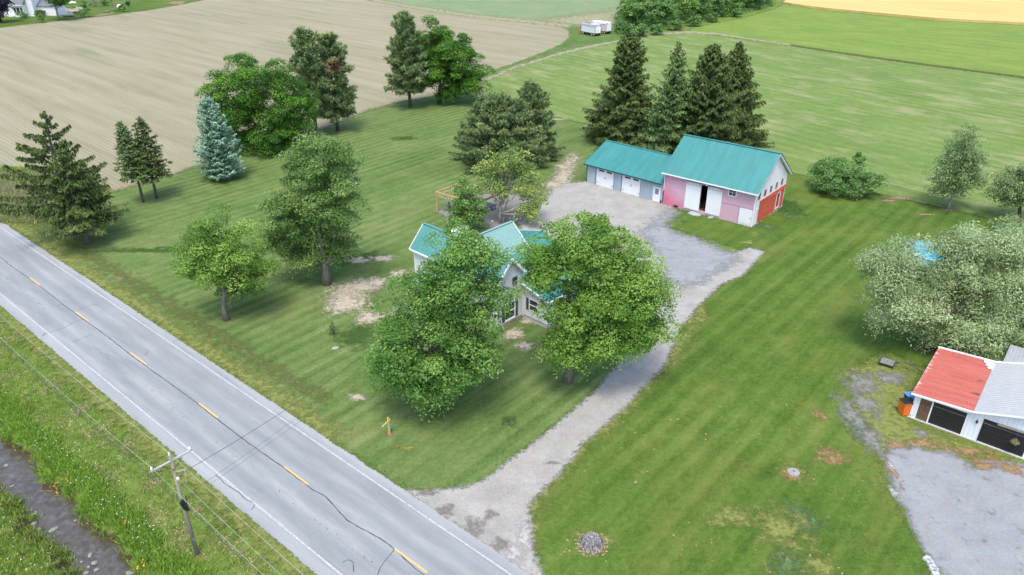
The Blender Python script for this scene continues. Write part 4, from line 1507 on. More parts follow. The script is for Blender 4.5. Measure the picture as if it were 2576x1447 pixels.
# ------------------------------------------------------------------ grey garage joined to the barn
def grey_garage():
    L, D, E, RZ = 13.3, 9.9, 3.02, 5.35
    a = math.radians(2.6)
    b = thing('garage', 'long grey steel garage with teal roof joined to the pink barn', 'garage', W(-.86, 66.85), ROT - a)
    m = MB()
    # measured along the wall from its left corner
    A0, A1, B0, B1, C0, C1 = 1.75, 4.95, 6.38, 9.58, 11.80, 12.88
    m.wall(FRONT(0, 0, 0), L, E, [(A0, A1, .02, 2.82), (B0, B1, .02, 2.82), (C0, C1, .02, 2.08)], 0.15)
    m.wall(BACK(L, D, 0), L, E, (), 0.15)
    m.wall(LEFT(0, D, 0), D, E, (), 0.15)
    m.wall(RIGHT(L, 0, 0), D, E, (), 0.15)
    for x in (0, L):
        m.quad((x, 0, E), (x, D, E), (x, D / 2, RZ - .1))
    m.build('wall', M_GREYRIB, b)
    for q0, q1 in ((A0, A1), (B0, B1)):
        p = FRONT(0, 0, 0)
        d = MB()
        for k in range(4):
            d.pbox(p, q0, q1, .02 + k * .70, .02 + (k + 1) * .70 - .012, -.10, -.05)
        g = d.build('garage_door', M_WHITE, b)
        w = q1 - q0
        for f0, f1 in ((.14, .44), (.58, .88)):
            MB().pbox(p, q0 + w * f0, q0 + w * f1, 2.22, 2.48, -.06, -.042).build('pane', M_GLASS, g)
        for f in (.465, .535):
            MB().pbox(p, q0 + w * f - .02, q0 + w * f + .02, 1.18, 1.48, -.05, -.02).build('handle', M_DARKMETAL, g)
        for z in (.42, 2.55):
            MB().pbox(p, q0 + .02, q0 + .42, z, z + .05, -.05, -.03).build('hinge', M_DARKMETAL, g)
            MB().pbox(p, q1 - .42, q1 - .02, z, z + .05, -.05, -.03).build('hinge', M_DARKMETAL, g)
    p = FRONT(0, 0, 0)
    d = MB().pbox(p, C0, C1, .02, 2.08, -.08, -.03)
    g = d.build('door', M_WHITE, b)
    w9 = MB()
    for i in range(3):
        for j in range(3):
            w9.pbox(p, C0 + .27 + i * .19, C0 + .27 + i * .19 + .155, 1.10 + j * .27, 1.10 + j * .27 + .235, -.04, -.022)
    w9.build('pane', M_GLASS, g)
    MB().lathe((C0 + .10, .03 - .05, .98), [(0.01, 0), (.035, .02), (.035, .05), (.01, .07)], 8).build('handle', M_DARKMETAL, g)
    fr = MB()
    frame_ring(fr, p, C0, C1, .10, 2.08, .07, .0, .03)
    fr.build('door_frame', M_WHITE, b)
    t = MB()
    for q0, q1 in ((A0, A1), (B0, B1)):
        t.pbox(p, q0 - .09, q0, .02, 2.90, -.01, .03)
        t.pbox(p, q1, q1 + .05, .02, 2.90, -.01, .03)
        t.pbox(p, q0, q1, 2.82, 2.90, -.01, .03)
    t.pbox(p, -.04, .10, 0, E, -.04, .03)
    t.bar((-.30, -.48, E - .16), (L - .05, -.48, E - .16), 0.05, 0.20)
    for yy in (-.5, D + .5):
        t.bar((-.32, yy, E - .14), (-.32, D / 2, RZ - .05), 0.05, 0.20)
    t.build('trim', M_TEALTRIM, b)
    r = MB()
    r.roof((-.35, -.5, E - .05), (L - .05, -.5, E - .05), (L - .05, D / 2, RZ), (-.35, D / 2, RZ), 0.05, 46, 0.035, 0.045)
    r.roof((L - .05, D + .5, E - .05), (-.35, D + .5, E - .05), (-.35, D / 2, RZ), (L - .05, D / 2, RZ), 0.05, 46, 0.035, 0.045)
    r.bar((-.35, D / 2, RZ + .03), (L - .05, D / 2, RZ + .03), 0.30, 0.06)
    r.build('roof', M_TEAL, b)
    bt = MB()
    bt.tube([(L - .12, -.12, .0), (L - .12, -.12, .42)], [.10, .09], 8)
    bt.build('boot_scraper', M_BLACK, b)


grey_garage()


# ------------------------------------------------------------------ neighbour's red and white garage at the right edge
def metal_garage():
    b = thing('metal_garage', 'white metal garage with rusted red lean-to roof and black doors beside the gravel yard', 'garage', W(52.22, 36.3), ROT)
    R0, XR, D = 4.05, 8.8, 8.2
    zf = lambda x: 2.42 + .06 * x if x <= R0 else 2.66 + .32 * (x - R0)
    XQ = 2 * XR - R0
    m = MB()
    p = FRONT(0, 0, 0)
    m.wall(p, R0, 2.36, [(.45, 1.28, .05, 2.05), (1.38, 3.72, .05, 2.08)], 0.12)
    m.wall(PL((R0, 0, 0)), XQ - R0, 2.6, [(.85, 3.85, .05, 2.15)], 0.12)
    m.quad((R0, 0, 2.6), (XQ, 0, 2.6), (XR, 0, zf(XR) - .08))
    m.wall(LEFT(0, D, 0), D, 2.3, (), 0.12)
    m.wall(BACK(XQ, D, 0), XQ, 2.3, (), 0.12)
    m.quad((XQ, D, 2.3), (0, D, 2.3), (R0, D, 2.6), (XR, D, zf(XR) - .08))
    m.wall(RIGHT(XQ, 0, 0), D, 2.6, (), 0.12)
    m.build('wall', M_WHITERIB, b)
    # red lean-to roof: ribs run down to the left
    r = MB()
    r.roof((-.25, D + .3, zf(-.25)), (-.25, -.32, zf(-.25)), (R0, -.32, zf(R0)), (R0, D + .3, zf(R0)), 0.05, 30, 0.035, 0.12)
    r.build('roof', M_REDROOF, b)
    r = MB()
    r.roof((R0, D + .3, zf(R0) + .03), (R0, -.42, zf(R0) + .03), (XR, -.42, zf(XR) + .03), (XR, D + .3, zf(XR) + .03), 0.05, 30, 0.03, 0.10)
    r.roof((XQ, -.42, zf(R0) + .03), (XQ, D + .3, zf(R0) + .03), (XR, D + .3, zf(XR) + .03), (XR, -.42, zf(XR) + .03), 0.05, 30, 0.03, 0.10)
    r.build('roof', M_WHITEROOF, b)
    r = MB()
    r.roof((13.5, 12.9, 2.55), (4.55, 12.9, 2.55), (4.55, D + .35, 3.05), (13.5, D + .35, 3.05), 0.05, 34, 0.03, 0.08)
    r.build('roof', M_GALV, b)
    w = MB()
    w.wall(LEFT(4.75, 12.7, 0), 12.7 - D, 2.5, (), 0.1)
    w.wall(BACK(13.3, 12.7, 0), 8.55, 2.5, (), 0.1)
    w.build('shed_wall', M_WHITERIB, b)
    t = MB()
    t.bar((-.28, -.35, zf(-.25) - .06), (R0, -.35, zf(R0) - .06), 0.06, 0.15)
    t.bar((-.28, D + .33, zf(-.25) + .03), (R0, D + .33, zf(R0) + .03), 0.16, 0.12)
    t.bar((R0, D + .33, zf(R0) + .05), (XR, D + .33, zf(XR) + .05), 0.14, 0.10)
    t.bar((R0, -.45, zf(R0)), (XR, -.45, zf(XR)), 0.05, 0.12)
    for k in range(3):
        t.box(R0 - .75 + .2 * k, R0 + .02, D - .35 - .42 * k, D + .02 - .42 * k, zf(R0) + .045, zf(R0) + .065 + .004 * k)
    t.build('trim', M_TRIM, b)
    pt = MB()
    for x, y, s in ((3.7, 4.6, .22), (3.65, 2.35, .26)):
        q = blob(x, y, s * 1.3, s * .45, 9, 0.3, .4)
        pt.add([(u, v, zf(u) + .042) for u, v in q], [tuple(range(9))])
    pt.build('torn_sheet', M_OLDWOOD, b)
    for a0, a1, h, n in ((1.38, 3.72, 2.08, 5), (4.90, 7.90, 2.15, 6)):
        d = MB()
        for k in range(n):
            d.pbox(p, a0, a1, .05 + k * (h - .05) / n, .05 + (k + 1) * (h - .05) / n - .018, -.10, -.04)
        d.build('garage_door', M_BLACK, b)
        MB().pbox(p, a0 + .02, a1 - .02, h - .36, h - .325, -.04, -.028).build('door_rail', M_GREYWOOD, b)
        f = MB()
        f.pbox(p, a0 - .05, a0, .0, h + .04, -.02, .02)
        f.pbox(p, a0 - .05, a1 + .05, h, h + .05, -.02, .021)
        f.build('door_frame', M_BLACK, b)
    # plank door with diagonal braces
    d = MB()
    for k in range(7):
        a = .45 + k * .83 / 7
        d.pbox(p, a + .004, a + .83 / 7 - .004, .08 + .02 * (k % 3), 2.02 - .015 * (k % 2), -.09, -.05)
    g = d.build('plank_door', M_OLDWOOD, b)
    br = MB()
    for z in (.12, 1.02, 1.90):
        br.pbox(p, .46, 1.27, z, z + .11, -.05, -.012)
    br.bar(p(.50, 1.92, -.03), p(1.22, 1.10, -.03), .10, .03, (0, 1, 0))
    br.bar(p(.50, 1.02, -.03), p(1.22, .20, -.03), .10, .03, (0, 1, 0))
    br.build('brace', M_OLDWOOD, g)
    df = MB()
    df.pbox(p, 1.28, 1.38, .02, 2.12, -.02, .03)
    df.pbox(p, .38, 1.28, -.01, .05, -.02, .02)
    df.build('door_frame', M_WHITE, b)
    l = MB()
    q = p(4.48, 1.72, .10)
    l.lathe(q, [(.02, -.14), (.07, -.08), (.085, .06), (.10, .08), (.02, .17)], 8)
    l.bar(p(4.48, 1.90, 0), p(4.48, 1.90, .12), .03)
    l.build('wall_lantern', M_BLACK, b)
    s = MB()
    s.box(-.1, 8.9, -.14, -.01, -.2, .05)
    s.build('sill', M_CONCRETE, b)
    bm = MB()
    bm.bar(p(5.75, 2.20, .14), p(8.6, 2.32, .14), .10, .16, (0, 0, 1))
    bm.build('beam', M_GREYWOOD, b)
    return b


metal_garage()
hb = thing('hanging_basket', 'hanging flower basket in front of the black door under the white roof', 'plant', W(52.22 + 7.15, 36.02, 1.30), ROT)
MB().lathe((0, 0, -.18), [(.03, 0), (.15, .05), (.20, .18)], 12).build('pot', M_OLDWOOD, hb)
wr = MB()
for k in range(3):
    wr.bar((.19 * math.cos(2.1 * k), .19 * math.sin(2.1 * k), 0), (0, 0, .9), .012)
wr.build('hanger', M_DARKMETAL, hb)


def leaf_ball(name, parent, c, r, n, size, mat, flat=1.0):
    d = unit(rng.normal(size=(n, 3)))
    C = np.array(c) + d * r * rng.uniform(.5, 1, (n, 1)) * np.array([1, 1, flat])
    nv = unit(d * .6 + rng.normal(size=(n, 3)) * .6 + np.array([0, 0, .4]))
    a = unit(np.cross(nv, rng.normal(size=(n, 3))))
    bq = np.cross(nv, a)
    s = size * rng.uniform(.6, 1.3, (n, 1))
    return leaf_mesh(name, C, a * s, bq * s * .6, rng.uniform(0, 1, n), mat, parent)


leaf_ball('foliage', hb, (0, 0, .02), .30, 260, .06, L_WEED, .8)
leaf_ball('flowers', hb, (0, 0, .05), .32, 70, .05, m_leaf('petal_pink', (.55, .12, .35), (.65, .25, .5), (.75, .6, .7), .2), .8)


# ------------------------------------------------------------------ far white house (top left)
def far_house():
    a, c = G(0.6, 41), G(140, 42)
    dx = c - a
    rot = math.atan2(dx[1], dx[0])
    b = thing('white_house', 'far white two storey house beyond the tilled field, partly behind a purple tree', 'house', G(36, 41), rot)
    m = MB()
    m.wall(FRONT(-4, 0, 0), 12.5, 7.2, [(6.0, 8.4, 2.0, 4.0)], .2)
    m.wall(RIGHT(8.5, 0, 0), 8, 7.2)
    m.wall(BACK(8.5, 8, 0), 12.5, 7.2)
    m.wall(LEFT(-4, 8, 0), 8, 7.2)
    for x in (-4, 8.5):
        m.quad((x, 0, 7.2), (x, 8, 7.2), (x, 4, 10))
    m.wall(FRONT(8.5, 2.2, 0), 7.5, 3.6, (), .2)
    m.wall(RIGHT(16, 2.2, 0), 6, 3.6)
    m.wall(BACK(16, 8.2, 0), 7.5, 3.6)
    m.quad((16, 2.2, 3.6), (16, 8.2, 3.6), (16, 5.2, 5.4))
    m.build('wall', M_WHITESIDING, b)
    MB().box(-3.95, 8.45, .05, 7.9, -.5, .02).box(8.4, 15.9, 2.3, 8.1, -.5, .02).build('foundation', M_CONCRETE, b)
    r = MB()
    r.roof((-4.4, -.5, 7.05), (8.9, -.5, 7.05), (8.9, 4, 10.1), (-4.4, 4, 10.1), .12)
    r.roof((8.9, 8.5, 7.05), (-4.4, 8.5, 7.05), (-4.4, 4, 10.1), (8.9, 4, 10.1), .12)
    r.roof((8.5, 1.8, 3.5), (16.4, 1.8, 3.5), (16.4, 5.2, 5.5), (8.5, 5.2, 5.5), .12)
    r.roof((16.4, 8.6, 3.5), (8.5, 8.6, 3.5), (8.5, 5.2, 5.5), (16.4, 5.2, 5.5), .12)
    r.roof((1.2, -2.6, 4.3), (6.2, -2.6, 4.3), (6.2, -.05, 6.6), (1.2, -.05, 6.6), .12)
    r.build('roof', M_SHINGLE, b)
    w = MB()
    w.box(1.7, 5.7, -2.0, -.02, 0, 4.3)
    w.bar((1.2, -2.62, 4.2), (6.2, -2.62, 4.2), .1, .3)
    w.build('bay', M_WHITESIDING, b)
    for x in (2.0, 3.1, 4.55):
        window(b, FRONT(0, -2.03, 0), x, x + (.9 if x != 3.1 else 1.2), 1.5, 3.4, M_TRIM, 1, 1, .12)
    ck = MB()
    ck.box(-.9, .9, -1.7, -.05, 0, .2)
    ck.roof((-1.0, -1.8, .22), (1.0, -1.8, .22), (1.0, -.1, 1.1), (-1.0, -.1, 1.1), .08)
    ck.build('cellar_hatch', M_WHITE, b)


far_house()

# ================================================================== TREES
def lobes_at(base, specs):
    """crown lobes surveyed as sight lines (x, y), half sizes, and metres nearer (-) or farther (+) than the trunk"""
    Y = G(*base)[1]
    out = []
    for x, y, rx, ry, dy in specs:
        c, k = at_depth(x, y, Y + dy)
        out.append((c, np.array([rx * k, (rx + ry) * 0.5 * k, ry * k * 1.05])))
    return out


def crown_points(lobes, n, inner=0.25):
    vol = np.array([r[0] * r[2] + r[0] * r[1] for _, r in lobes])
    cnt = np.maximum(3, (vol / vol.sum() * n).astype(int))
    P, Dn = [], []
    for (c, r), k in zip(lobes, cnt):
        d = unit(rng.normal(size=(k * 4, 3)))
        rad = np.where(rng.uniform(size=k * 4) < inner, rng.uniform(.3, .75, k * 4), rng.uniform(.78, 1.06, k * 4))
        p = c + d * r * rad[:, None]
        keep = np.ones(len(p), bool)
        for c2, r2 in lobes:
            if c2 is c:
                continue
            keep &= (((p - c2) / r2) ** 2).sum(1) > 0.45
        keep &= p[:, 2] > 0.7
        idx = np.flatnonzero(keep)[:k]
        P.append(p[idx]); Dn.append(d[idx])
    return np.concatenate(P), np.concatenate(Dn)


def clump_leaves(P, Dn, per, rc, leaf, aspect=0.6, flat=0.6, droop=0.0, radial=0.35, shell=.55, spray=.38):
    """leaf faces of every clump: an uneven flattened tuft at each twig end"""
    n = len(P)
    k = rng.poisson(per, n).clip(3)
    I = np.repeat(np.arange(n), k)
    N_ = len(I)
    d = unit(rng.normal(size=(N_, 3)))
    d[:, 2] = np.where(rng.uniform(size=N_) < .7, np.abs(d[:, 2]), d[:, 2])
    size = rng.uniform(.65, 1.3, n)[I] * rc
    rad = rng.uniform(shell, 1.0, N_) ** .7
    rad = np.where(rng.uniform(size=N_) < .10, rng.uniform(.9, 1.22, N_), rad)
    off = d * (size * rad)[:, None] * np.array([1, 1, flat])
    along = (d * Dn[I]).sum(1)
    off += Dn[I] * (size * (.25 + spray * along * rad))[:, None]
    off[:, 2] -= spray * .35 * size * np.maximum(along, 0) ** 2
    off[:, 2] -= droop * (off[:, 0] ** 2 + off[:, 1] ** 2) / rc
    C = P[I] + off
    nv = unit(d * .75 + np.array([0, 0, .5]) + rng.normal(size=(N_, 3)) * .42)
    a = unit(np.cross(nv, rng.normal(size=(N_, 3))))
    a = unit(a + d * radial)
    b = unit(np.cross(nv, a))
    s = leaf * rng.uniform(.6, 1.35, N_)[:, None] / 2
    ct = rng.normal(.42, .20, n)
    tint = np.clip(ct[I] + rng.normal(0, .17, N_) + .12 * d[:, 2], 0, 1)  # clump tops tinted lighter: new growth, plus some top light painted in
    return C, a * s, b * s * aspect, tint


def tree_thing(name, label, base, cat='tree', group=None):
    return thing(name, label, cat, base, 0.0, group)


def broadleaf(name, label, base, specs, nclump, per, rc, leaf, mat, bark, trunk_r, limbs=6, fork=.3, inner=.25, aspect=.62, flat=.6, droop=.05,
              twigs=.5, group=None, lobes=None, trunk_lean=None, limb_r=.45, stems=1, shell=.55):
    B = G(*base) if len(base) == 2 else np.array(base, float)
    t = tree_thing(name, label, B, 'tree', group)
    lobes = lobes or lobes_at(base, specs)
    lobes = [(c, np.maximum(r - rc * .62, r * .5)) for c, r in lobes]
    P, Dn = crown_points(lobes, nclump, inner)
    ctr = sum(c * r[0] for c, r in lobes) / sum(r[0] for _, r in lobes)
    top = max(c[2] + r[2] for c, r in lobes)
    m = MB()
    pts_all = []
    for st in range(stems):
        a0 = 2 * math.pi * st / max(stems, 1) + .6
        sp = np.array([math.cos(a0), math.sin(a0), 0]) * (trunk_r * .55 if stems > 1 else 0)
        fz = fork * top
        axis = [B + sp + np.array([0, 0, -.15])]
        lean = (ctr - B) * np.array([1, 1, 0])
        for i in range(1, 7):
            f = i / 6
            h = f * top * .78
            j = np.array([mnoise.noise(Vector((h * .4, st * 7 + B[0], 1))), mnoise.noise(Vector((h * .4, 5 + st, B[1]))), 0]) * .28
            axis.append(B + sp * (1 + 6 * f) + lean * f ** 1.3 * .85 + j + np.array([0, 0, h]))
        rr = [trunk_r * 1.35] + [trunk_r * (1 - .13 * i) * (.8 if i > 1 else 1) for i in range(1, 7)]
        if stems > 1:
            rr = [r * .62 for r in rr]
        m.tube(axis, rr, 9)
        for q in axis[2:]:
            pts_all.append((q, rr[3] * .6))
    zs = sorted(range(len(lobes)), key=lambda i: -lobes[i][1][0])
    for i in range(limbs):
        c, r = lobes[zs[i % len(lobes)]]
        tgt = c + unit(rng.normal(size=3)) * r * .45
        f = rng.uniform(fork, .62)
        k = min(range(len(axis)), key=lambda q: abs(axis[q][2] - f * min(top * .78, tgt[2])))
        s0 = axis[max(1, k)]
        mid = s0 * .5 + tgt * .5 + np.array([0, 0, -.06 * np.linalg.norm(tgt - s0)]) + rng.normal(0, .25, 3)
        path = [s0, s0 * .6 + mid * .4 + rng.normal(0, .1, 3), mid, mid * .45 + tgt * .55 + rng.normal(0, .15, 3), tgt]
        r0 = trunk_r * limb_r * rng.uniform(.7, 1.1)
        m.tube(path, [r0, r0 * .85, r0 * .65, r0 * .45, r0 * .22], 6)
        pts_all += [(path[2], r0 * .5), (path[3], r0 * .4), (path[4], r0 * .25)]
    A = np.array([q for q, _ in pts_all])
    for p in P[rng.uniform(size=len(P)) < twigs]:
        dd = np.linalg.norm(A - p, axis=1) + np.maximum(0, A[:, 2] - p[2]) * 1.5
        k = int(np.argmin(dd))
        s0, r0 = pts_all[k]
        mid = (s0 + p) / 2 + rng.normal(0, .18, 3) + np.array([0, 0, -.05 * dd[k]])
        r0 = min(r0, .07)
        m.tube([s0, mid, p], [r0, r0 * .6, .012], 4, False)
    m.v = [tuple(np.array(v) - B) for v in m.v]
    m.build('trunk', bark, t, True)
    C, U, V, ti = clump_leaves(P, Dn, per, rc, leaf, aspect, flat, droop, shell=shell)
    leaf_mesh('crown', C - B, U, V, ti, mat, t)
    return t


def conifer(name, label, base, top_y, R, h0, mat, bark, trunk_r=.22, gap=.55, per_whorl=7, dens=1.0, top_up=.5, low_down=-.25, hang=.35, leaf=(.42, .13),
            prof=lambda f: (1 - f) ** .8, lean=0.0, group=None, tuft=False, H=None, dead=None, jitter=.16, bare=.12, wt=.38):
    B = G(*base) if len(base) == 2 else np.array(base, float)
    if H is None:                                       # height from the sight line of the tip
        lo, hi = 0.0, 45.0
        for _ in range(50):
            mid = (lo + hi) / 2
            v = np.array([B[0], B[1], mid - CAM_H])
            if CY - F_PX * (v @ _U) / (v @ _F) > top_y:
                lo = mid
            else:
                hi = mid
        H = lo
    t = tree_thing(name, label, B, 'tree', group)
    m = MB()
    m.tube([(0, 0, -.2), (0, 0, H * .3), (lean * .3, 0, H * .65), (lean, 0, H)], [trunk_r * 1.25, trunk_r * .9, trunk_r * .5, .02], 8)
    C, U, V, T = [], [], [], []
    h = h0
    phase = 0.0
    while h < H - .15:
        f = (h - h0) / (H - h0)
        nb = max(3, int(round(per_whorl * (1 - .45 * f) + rng.uniform(-.8, .8))))
        phase += rng.uniform(.4, 1.3)
        el = low_down + (top_up - low_down) * f ** 1.3
        for k in range(nb):
            az = phase + 2 * math.pi * k / nb + rng.normal(0, .16)
            L = R * prof(f) * rng.uniform(1 - jitter * 2, 1 + jitter) + .18
            hh = h + rng.uniform(-.25, .25) * gap
            ca, sa = math.cos(az), math.sin(az)
            out = np.array([ca, sa, 0.0])
            side = np.array([-sa, ca, 0.0])
            p0 = np.array([lean * f, 0, hh])
            e = el + rng.normal(0, .07)

            def bp(x):
                return p0 + out * (L * x * math.cos(e)) + np.array([0, 0, L * (math.sin(e) * x - .16 * x + .20 * x * x)])
            m.tube([bp(0), bp(.5), bp(.95)], [min(.07, trunk_r * .35), .03, .008], 4, False)
            ns = max(3, int(L / .17 * dens))
            xs = rng.uniform(bare, 1.0, ns) ** .9
            bt = rng.normal(.42, .16)
            for x in xs:
                q = bp(x)
                if tuft:
                    kk = 9
                    d = unit(rng.normal(size=(kk, 3)) + out * .6 + np.array([0, 0, .7]))
                    s = leaf[0] * rng.uniform(.7, 1.3, (kk, 1)) / 2
                    qq = q + side * rng.normal(0, .22 * L * (1.05 - x) * .6 + .08) + rng.normal(0, .08, 3)
                    C.append(qq + d * s); U.append(d * s)
                    V.append(unit(np.cross(d, rng.normal(size=(kk, 3)))) * leaf[1] / 2)
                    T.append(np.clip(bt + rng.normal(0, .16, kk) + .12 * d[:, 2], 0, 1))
                else:
                    w = wt * L * (1.08 - x) + .10
                    for sg in (-1, 1):
                        kk = max(2, int(w / .26))
                        y = np.linspace(.15, 1, kk) * w * rng.uniform(.7, 1.15)
                        d = unit(side * sg * .85 + out * .55 + np.array([0, 0, -hang * .6]) + rng.normal(0, .16, 3))
                        c = q + y[:, None] * d + np.array([0, 0, -1.0]) * (hang * .35 * y[:, None]) + rng.normal(0, .05, (kk, 3))
                        dn = unit(np.tile(d, (kk, 1)) + rng.normal(0, .35, (kk, 3)) + np.array([0, 0, -hang]))
                        s = leaf[0] * rng.uniform(.7, 1.3, (kk, 1)) / 2
                        C.append(c); U.append(dn * s)
                        V.append(unit(np.cross(dn, np.array([0, 0, 1.0]) + rng.normal(0, .7, (kk, 3)))) * leaf[1] * rng.uniform(.7, 1.3, (kk, 1)) / 2)
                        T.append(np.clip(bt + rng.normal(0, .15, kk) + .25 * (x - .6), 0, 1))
        h += gap * rng.uniform(.75, 1.25) * (1 - .45 * f)
    # leader
    kk = 26
    d = unit(rng.normal(size=(kk, 3)) * .5 + np.array([0, 0, 1.0]))
    C.append(np.array([lean, 0, H - .5]) + np.array([0, 0, 1.0]) * rng.uniform(0, .55, (kk, 1))); U.append(d * .14)
    V.append(unit(np.cross(d, rng.normal(size=(kk, 3)))) * .045); T.append(rng.uniform(.3, .8, kk))
    m.build('trunk', bark, t, True)
    C, U, V, T = np.concatenate(C), np.concatenate(U), np.concatenate(V), np.concatenate(T)
    if dead is not None:                                # a browned patch of foliage
        c, r = dead
        msk = (((C - np.array(c)) / r) ** 2).sum(1) < rng.uniform(.3, 1.2, len(C))
        leaf_mesh('dead_foliage', C[msk], U[msk], V[msk], T[msk], L_DEAD, t)
        C, U, V, T = C[~msk], U[~msk], V[~msk], T[~msk]
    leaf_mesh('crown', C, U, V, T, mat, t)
    return t


# --- the two big maples before the house
broadleaf('maple_tree', 'large dark green maple in front of the white house, nearest the road', (1075, 1020),
          [(1085, 865, 138, 132, 0), (1005, 890, 68, 96, -1.5), (1172, 800, 84, 122, .5), (1158, 692, 86, 116, .5), (1238, 745, 50, 30, .5), (1060, 755, 58, 58, 0), (1035, 705, 36, 40, 0), (1222, 728, 46, 36, .5), (1085, 938, 104, 62, -1.5), (966, 895, 36, 46, -1), (1190, 885, 56, 62, -1), (1155, 640, 66, 66, .5)],
          225, 430, 1.12, .195, L_MAPLE, M_BARK, .36, 9, .2, .12)
broadleaf('maple_tree', 'broad bright green maple between the white house and the driveway', (1428, 960),
          [(1480, 630, 118, 84, .8), (1385, 655, 72, 55, 0), (1575, 680, 72, 88, .5), (1635, 775, 66, 66, 0), (1550, 760, 95, 85, -.5), (1420, 812, 62, 70, -1.5), (1610, 850, 74, 38, -1), (1448, 885, 85, 50, -1.5), (1348, 700, 42, 40, 0), (1530, 850, 84, 46, -1.5), (1340, 650, 50, 42, 0), (1370, 690, 55, 45, 0), (1660, 810, 44, 40, -.5), (1612, 732, 66, 66, .3), (1500, 715, 105, 85, .6)],
          245, 420, 1.08, .195, L_MAPLE2, M_BARK, .34, 11, .22, .12)
# --- maples of the left lawn
broadleaf('maple_tree', 'small yellow green maple with a bare leaning trunk beside the road', (570, 805),
          [(560, 585, 75, 55, 0), (525, 655, 70, 68, 0), (600, 652, 78, 70, .8), (640, 688, 48, 46, 1.6), (502, 684, 48, 42, .6), (606, 722, 58, 36, 2.2), (545, 640, 50, 50, .3)],
          105, 400, 1.05, .19, L_MAPLE2, M_BARK, .27, 9, .3, .12)
broadleaf('maple_tree', 'tall grey green maple beside the bare sandy patch on the lawn', (822, 715),
          [(820, 405, 78, 62, 0), (768, 468, 78, 80, 0), (850, 498, 60, 90, 0), (716, 560, 64, 68, -1), (776, 600, 76, 66, 1.4), (852, 585, 42, 58, 1.6), (694, 610, 50, 46, -.5), (788, 656, 44, 26, -.3), (850, 640, 30, 36, 1.2)],
          190, 430, 1.15, .205, L_MAPLE3, M_BARK, .40, 9, .25, .12)
broadleaf('shade_tree', 'wide dark green shade tree behind the blue spruce at the edge of the tilled field', (662, 378),
          [(640, 205, 96, 66, 0), (588, 250, 70, 72, 0), (700, 258, 82, 78, 0), (640, 300, 106, 78, 0), (670, 342, 98, 48, -1), (745, 300, 40, 50, 0), (560, 225, 42, 42, 0), (720, 330, 50, 45, 0)],
          230, 400, 1.45, .28, L_DARK, M_BARK_DK, .42, 9, .2, .3)
broadleaf('shade_tree', 'vivid green shade tree right beside a tall pine at the lawn corner', (1105, 260),
          [(1090, 92, 44, 42, 0), (1120, 140, 68, 56, 0), (1160, 180, 62, 56, 0), (1100, 198, 64, 54, 0), (1188, 206, 34, 34, 0), (1150, 125, 42, 42, 0), (1080, 160, 40, 60, 0)],
          170, 380, 1.55, .33, L_DARK, M_BARK_DK, .36, 8, .2, .3)
broadleaf('shade_tree', 'thin grey limbed tree with sparse foliage beside the timber pergola', (1262, 561),
          [(1285, 392, 42, 32, 0), (1232, 425, 46, 32, 0), (1322, 450, 46, 46, 0), (1342, 508, 38, 42, 0), (1225, 470, 38, 26, 0), (1285, 450, 55, 45, .8), (1322, 540, 36, 24, -.6)],
          120, 95, .85, .26, L_PERG, M_BARK_PALE, .26, 16, .18, .2, limb_r=.5, twigs=.9, stems=2)
broadleaf('young_maple', 'small leafy green tree just behind the house, in front of the pergola', (1180, 581),
          [(1165, 465, 24, 24, 0), (1175, 500, 40, 28, 0), (1158, 538, 40, 24, 0), (1192, 548, 42, 24, 0), (1180, 520, 42, 30, 0)],
          100, 95, .65, .22, L_MAPLE, M_BARK, .11, 5, .15, .2)
broadleaf('birch_tree', 'slim pale trunked birch at the edge of the hay field on the right', (2385, 524),
          [(2430, 352, 34, 34, 0), (2422, 398, 54, 42, 0), (2402, 440, 56, 44, 0), (2385, 474, 46, 28, 0), (2442, 450, 40, 34, 0)],
          230, 95, .9, .22, L_BIRCH, M_BARK_BIRCH, .17, 8, .25, .4, twigs=.8, stems=1)
broadleaf('leaning_tree', 'leaning tree with drooping foliage at the right edge of the hay field', (2560, 550),
          [(2530, 478, 46, 36, 0), (2575, 440, 40, 36, 0), (2562, 505, 38, 24, 0), (2600, 470, 44, 40, 0)],
          170, 90, .9, .24, L_BIRCH, M_BARK_DK, .22, 7, .3, .4, twigs=.8)
broadleaf('willow_tree', 'huge silvery willow spreading behind the red roofed garage', (2333, 873),
          [(2234, 690, 60, 72, .5), (2290, 625, 48, 30, 1.5), (2445, 625, 96, 48, 2), (2545, 650, 78, 70, 2), (2405, 705, 80, 66, .5), (2240, 765, 66, 60, -.8), (2505, 735, 105, 72, 0), (2305, 690, 50, 46, 0), (2395, 640, 34, 44, 1.2),
           (2300, 770, 66, 66, -.5), (2400, 815, 86, 56, -1.2), (2500, 835, 88, 52, -1), (2440, 868, 60, 30, -1.6), (2350, 845, 46, 34, -1), (2216, 648, 40, 42, .5), (2580, 800, 60, 60, 0), (2620, 720, 60, 70, 1)],
          360, 400, 1.1, .25, L_WILLOW, M_BARK_DK, .5, 14, .12, .3, aspect=.30, flat=.9, droop=.15, stems=3, twigs=.5, shell=.35)

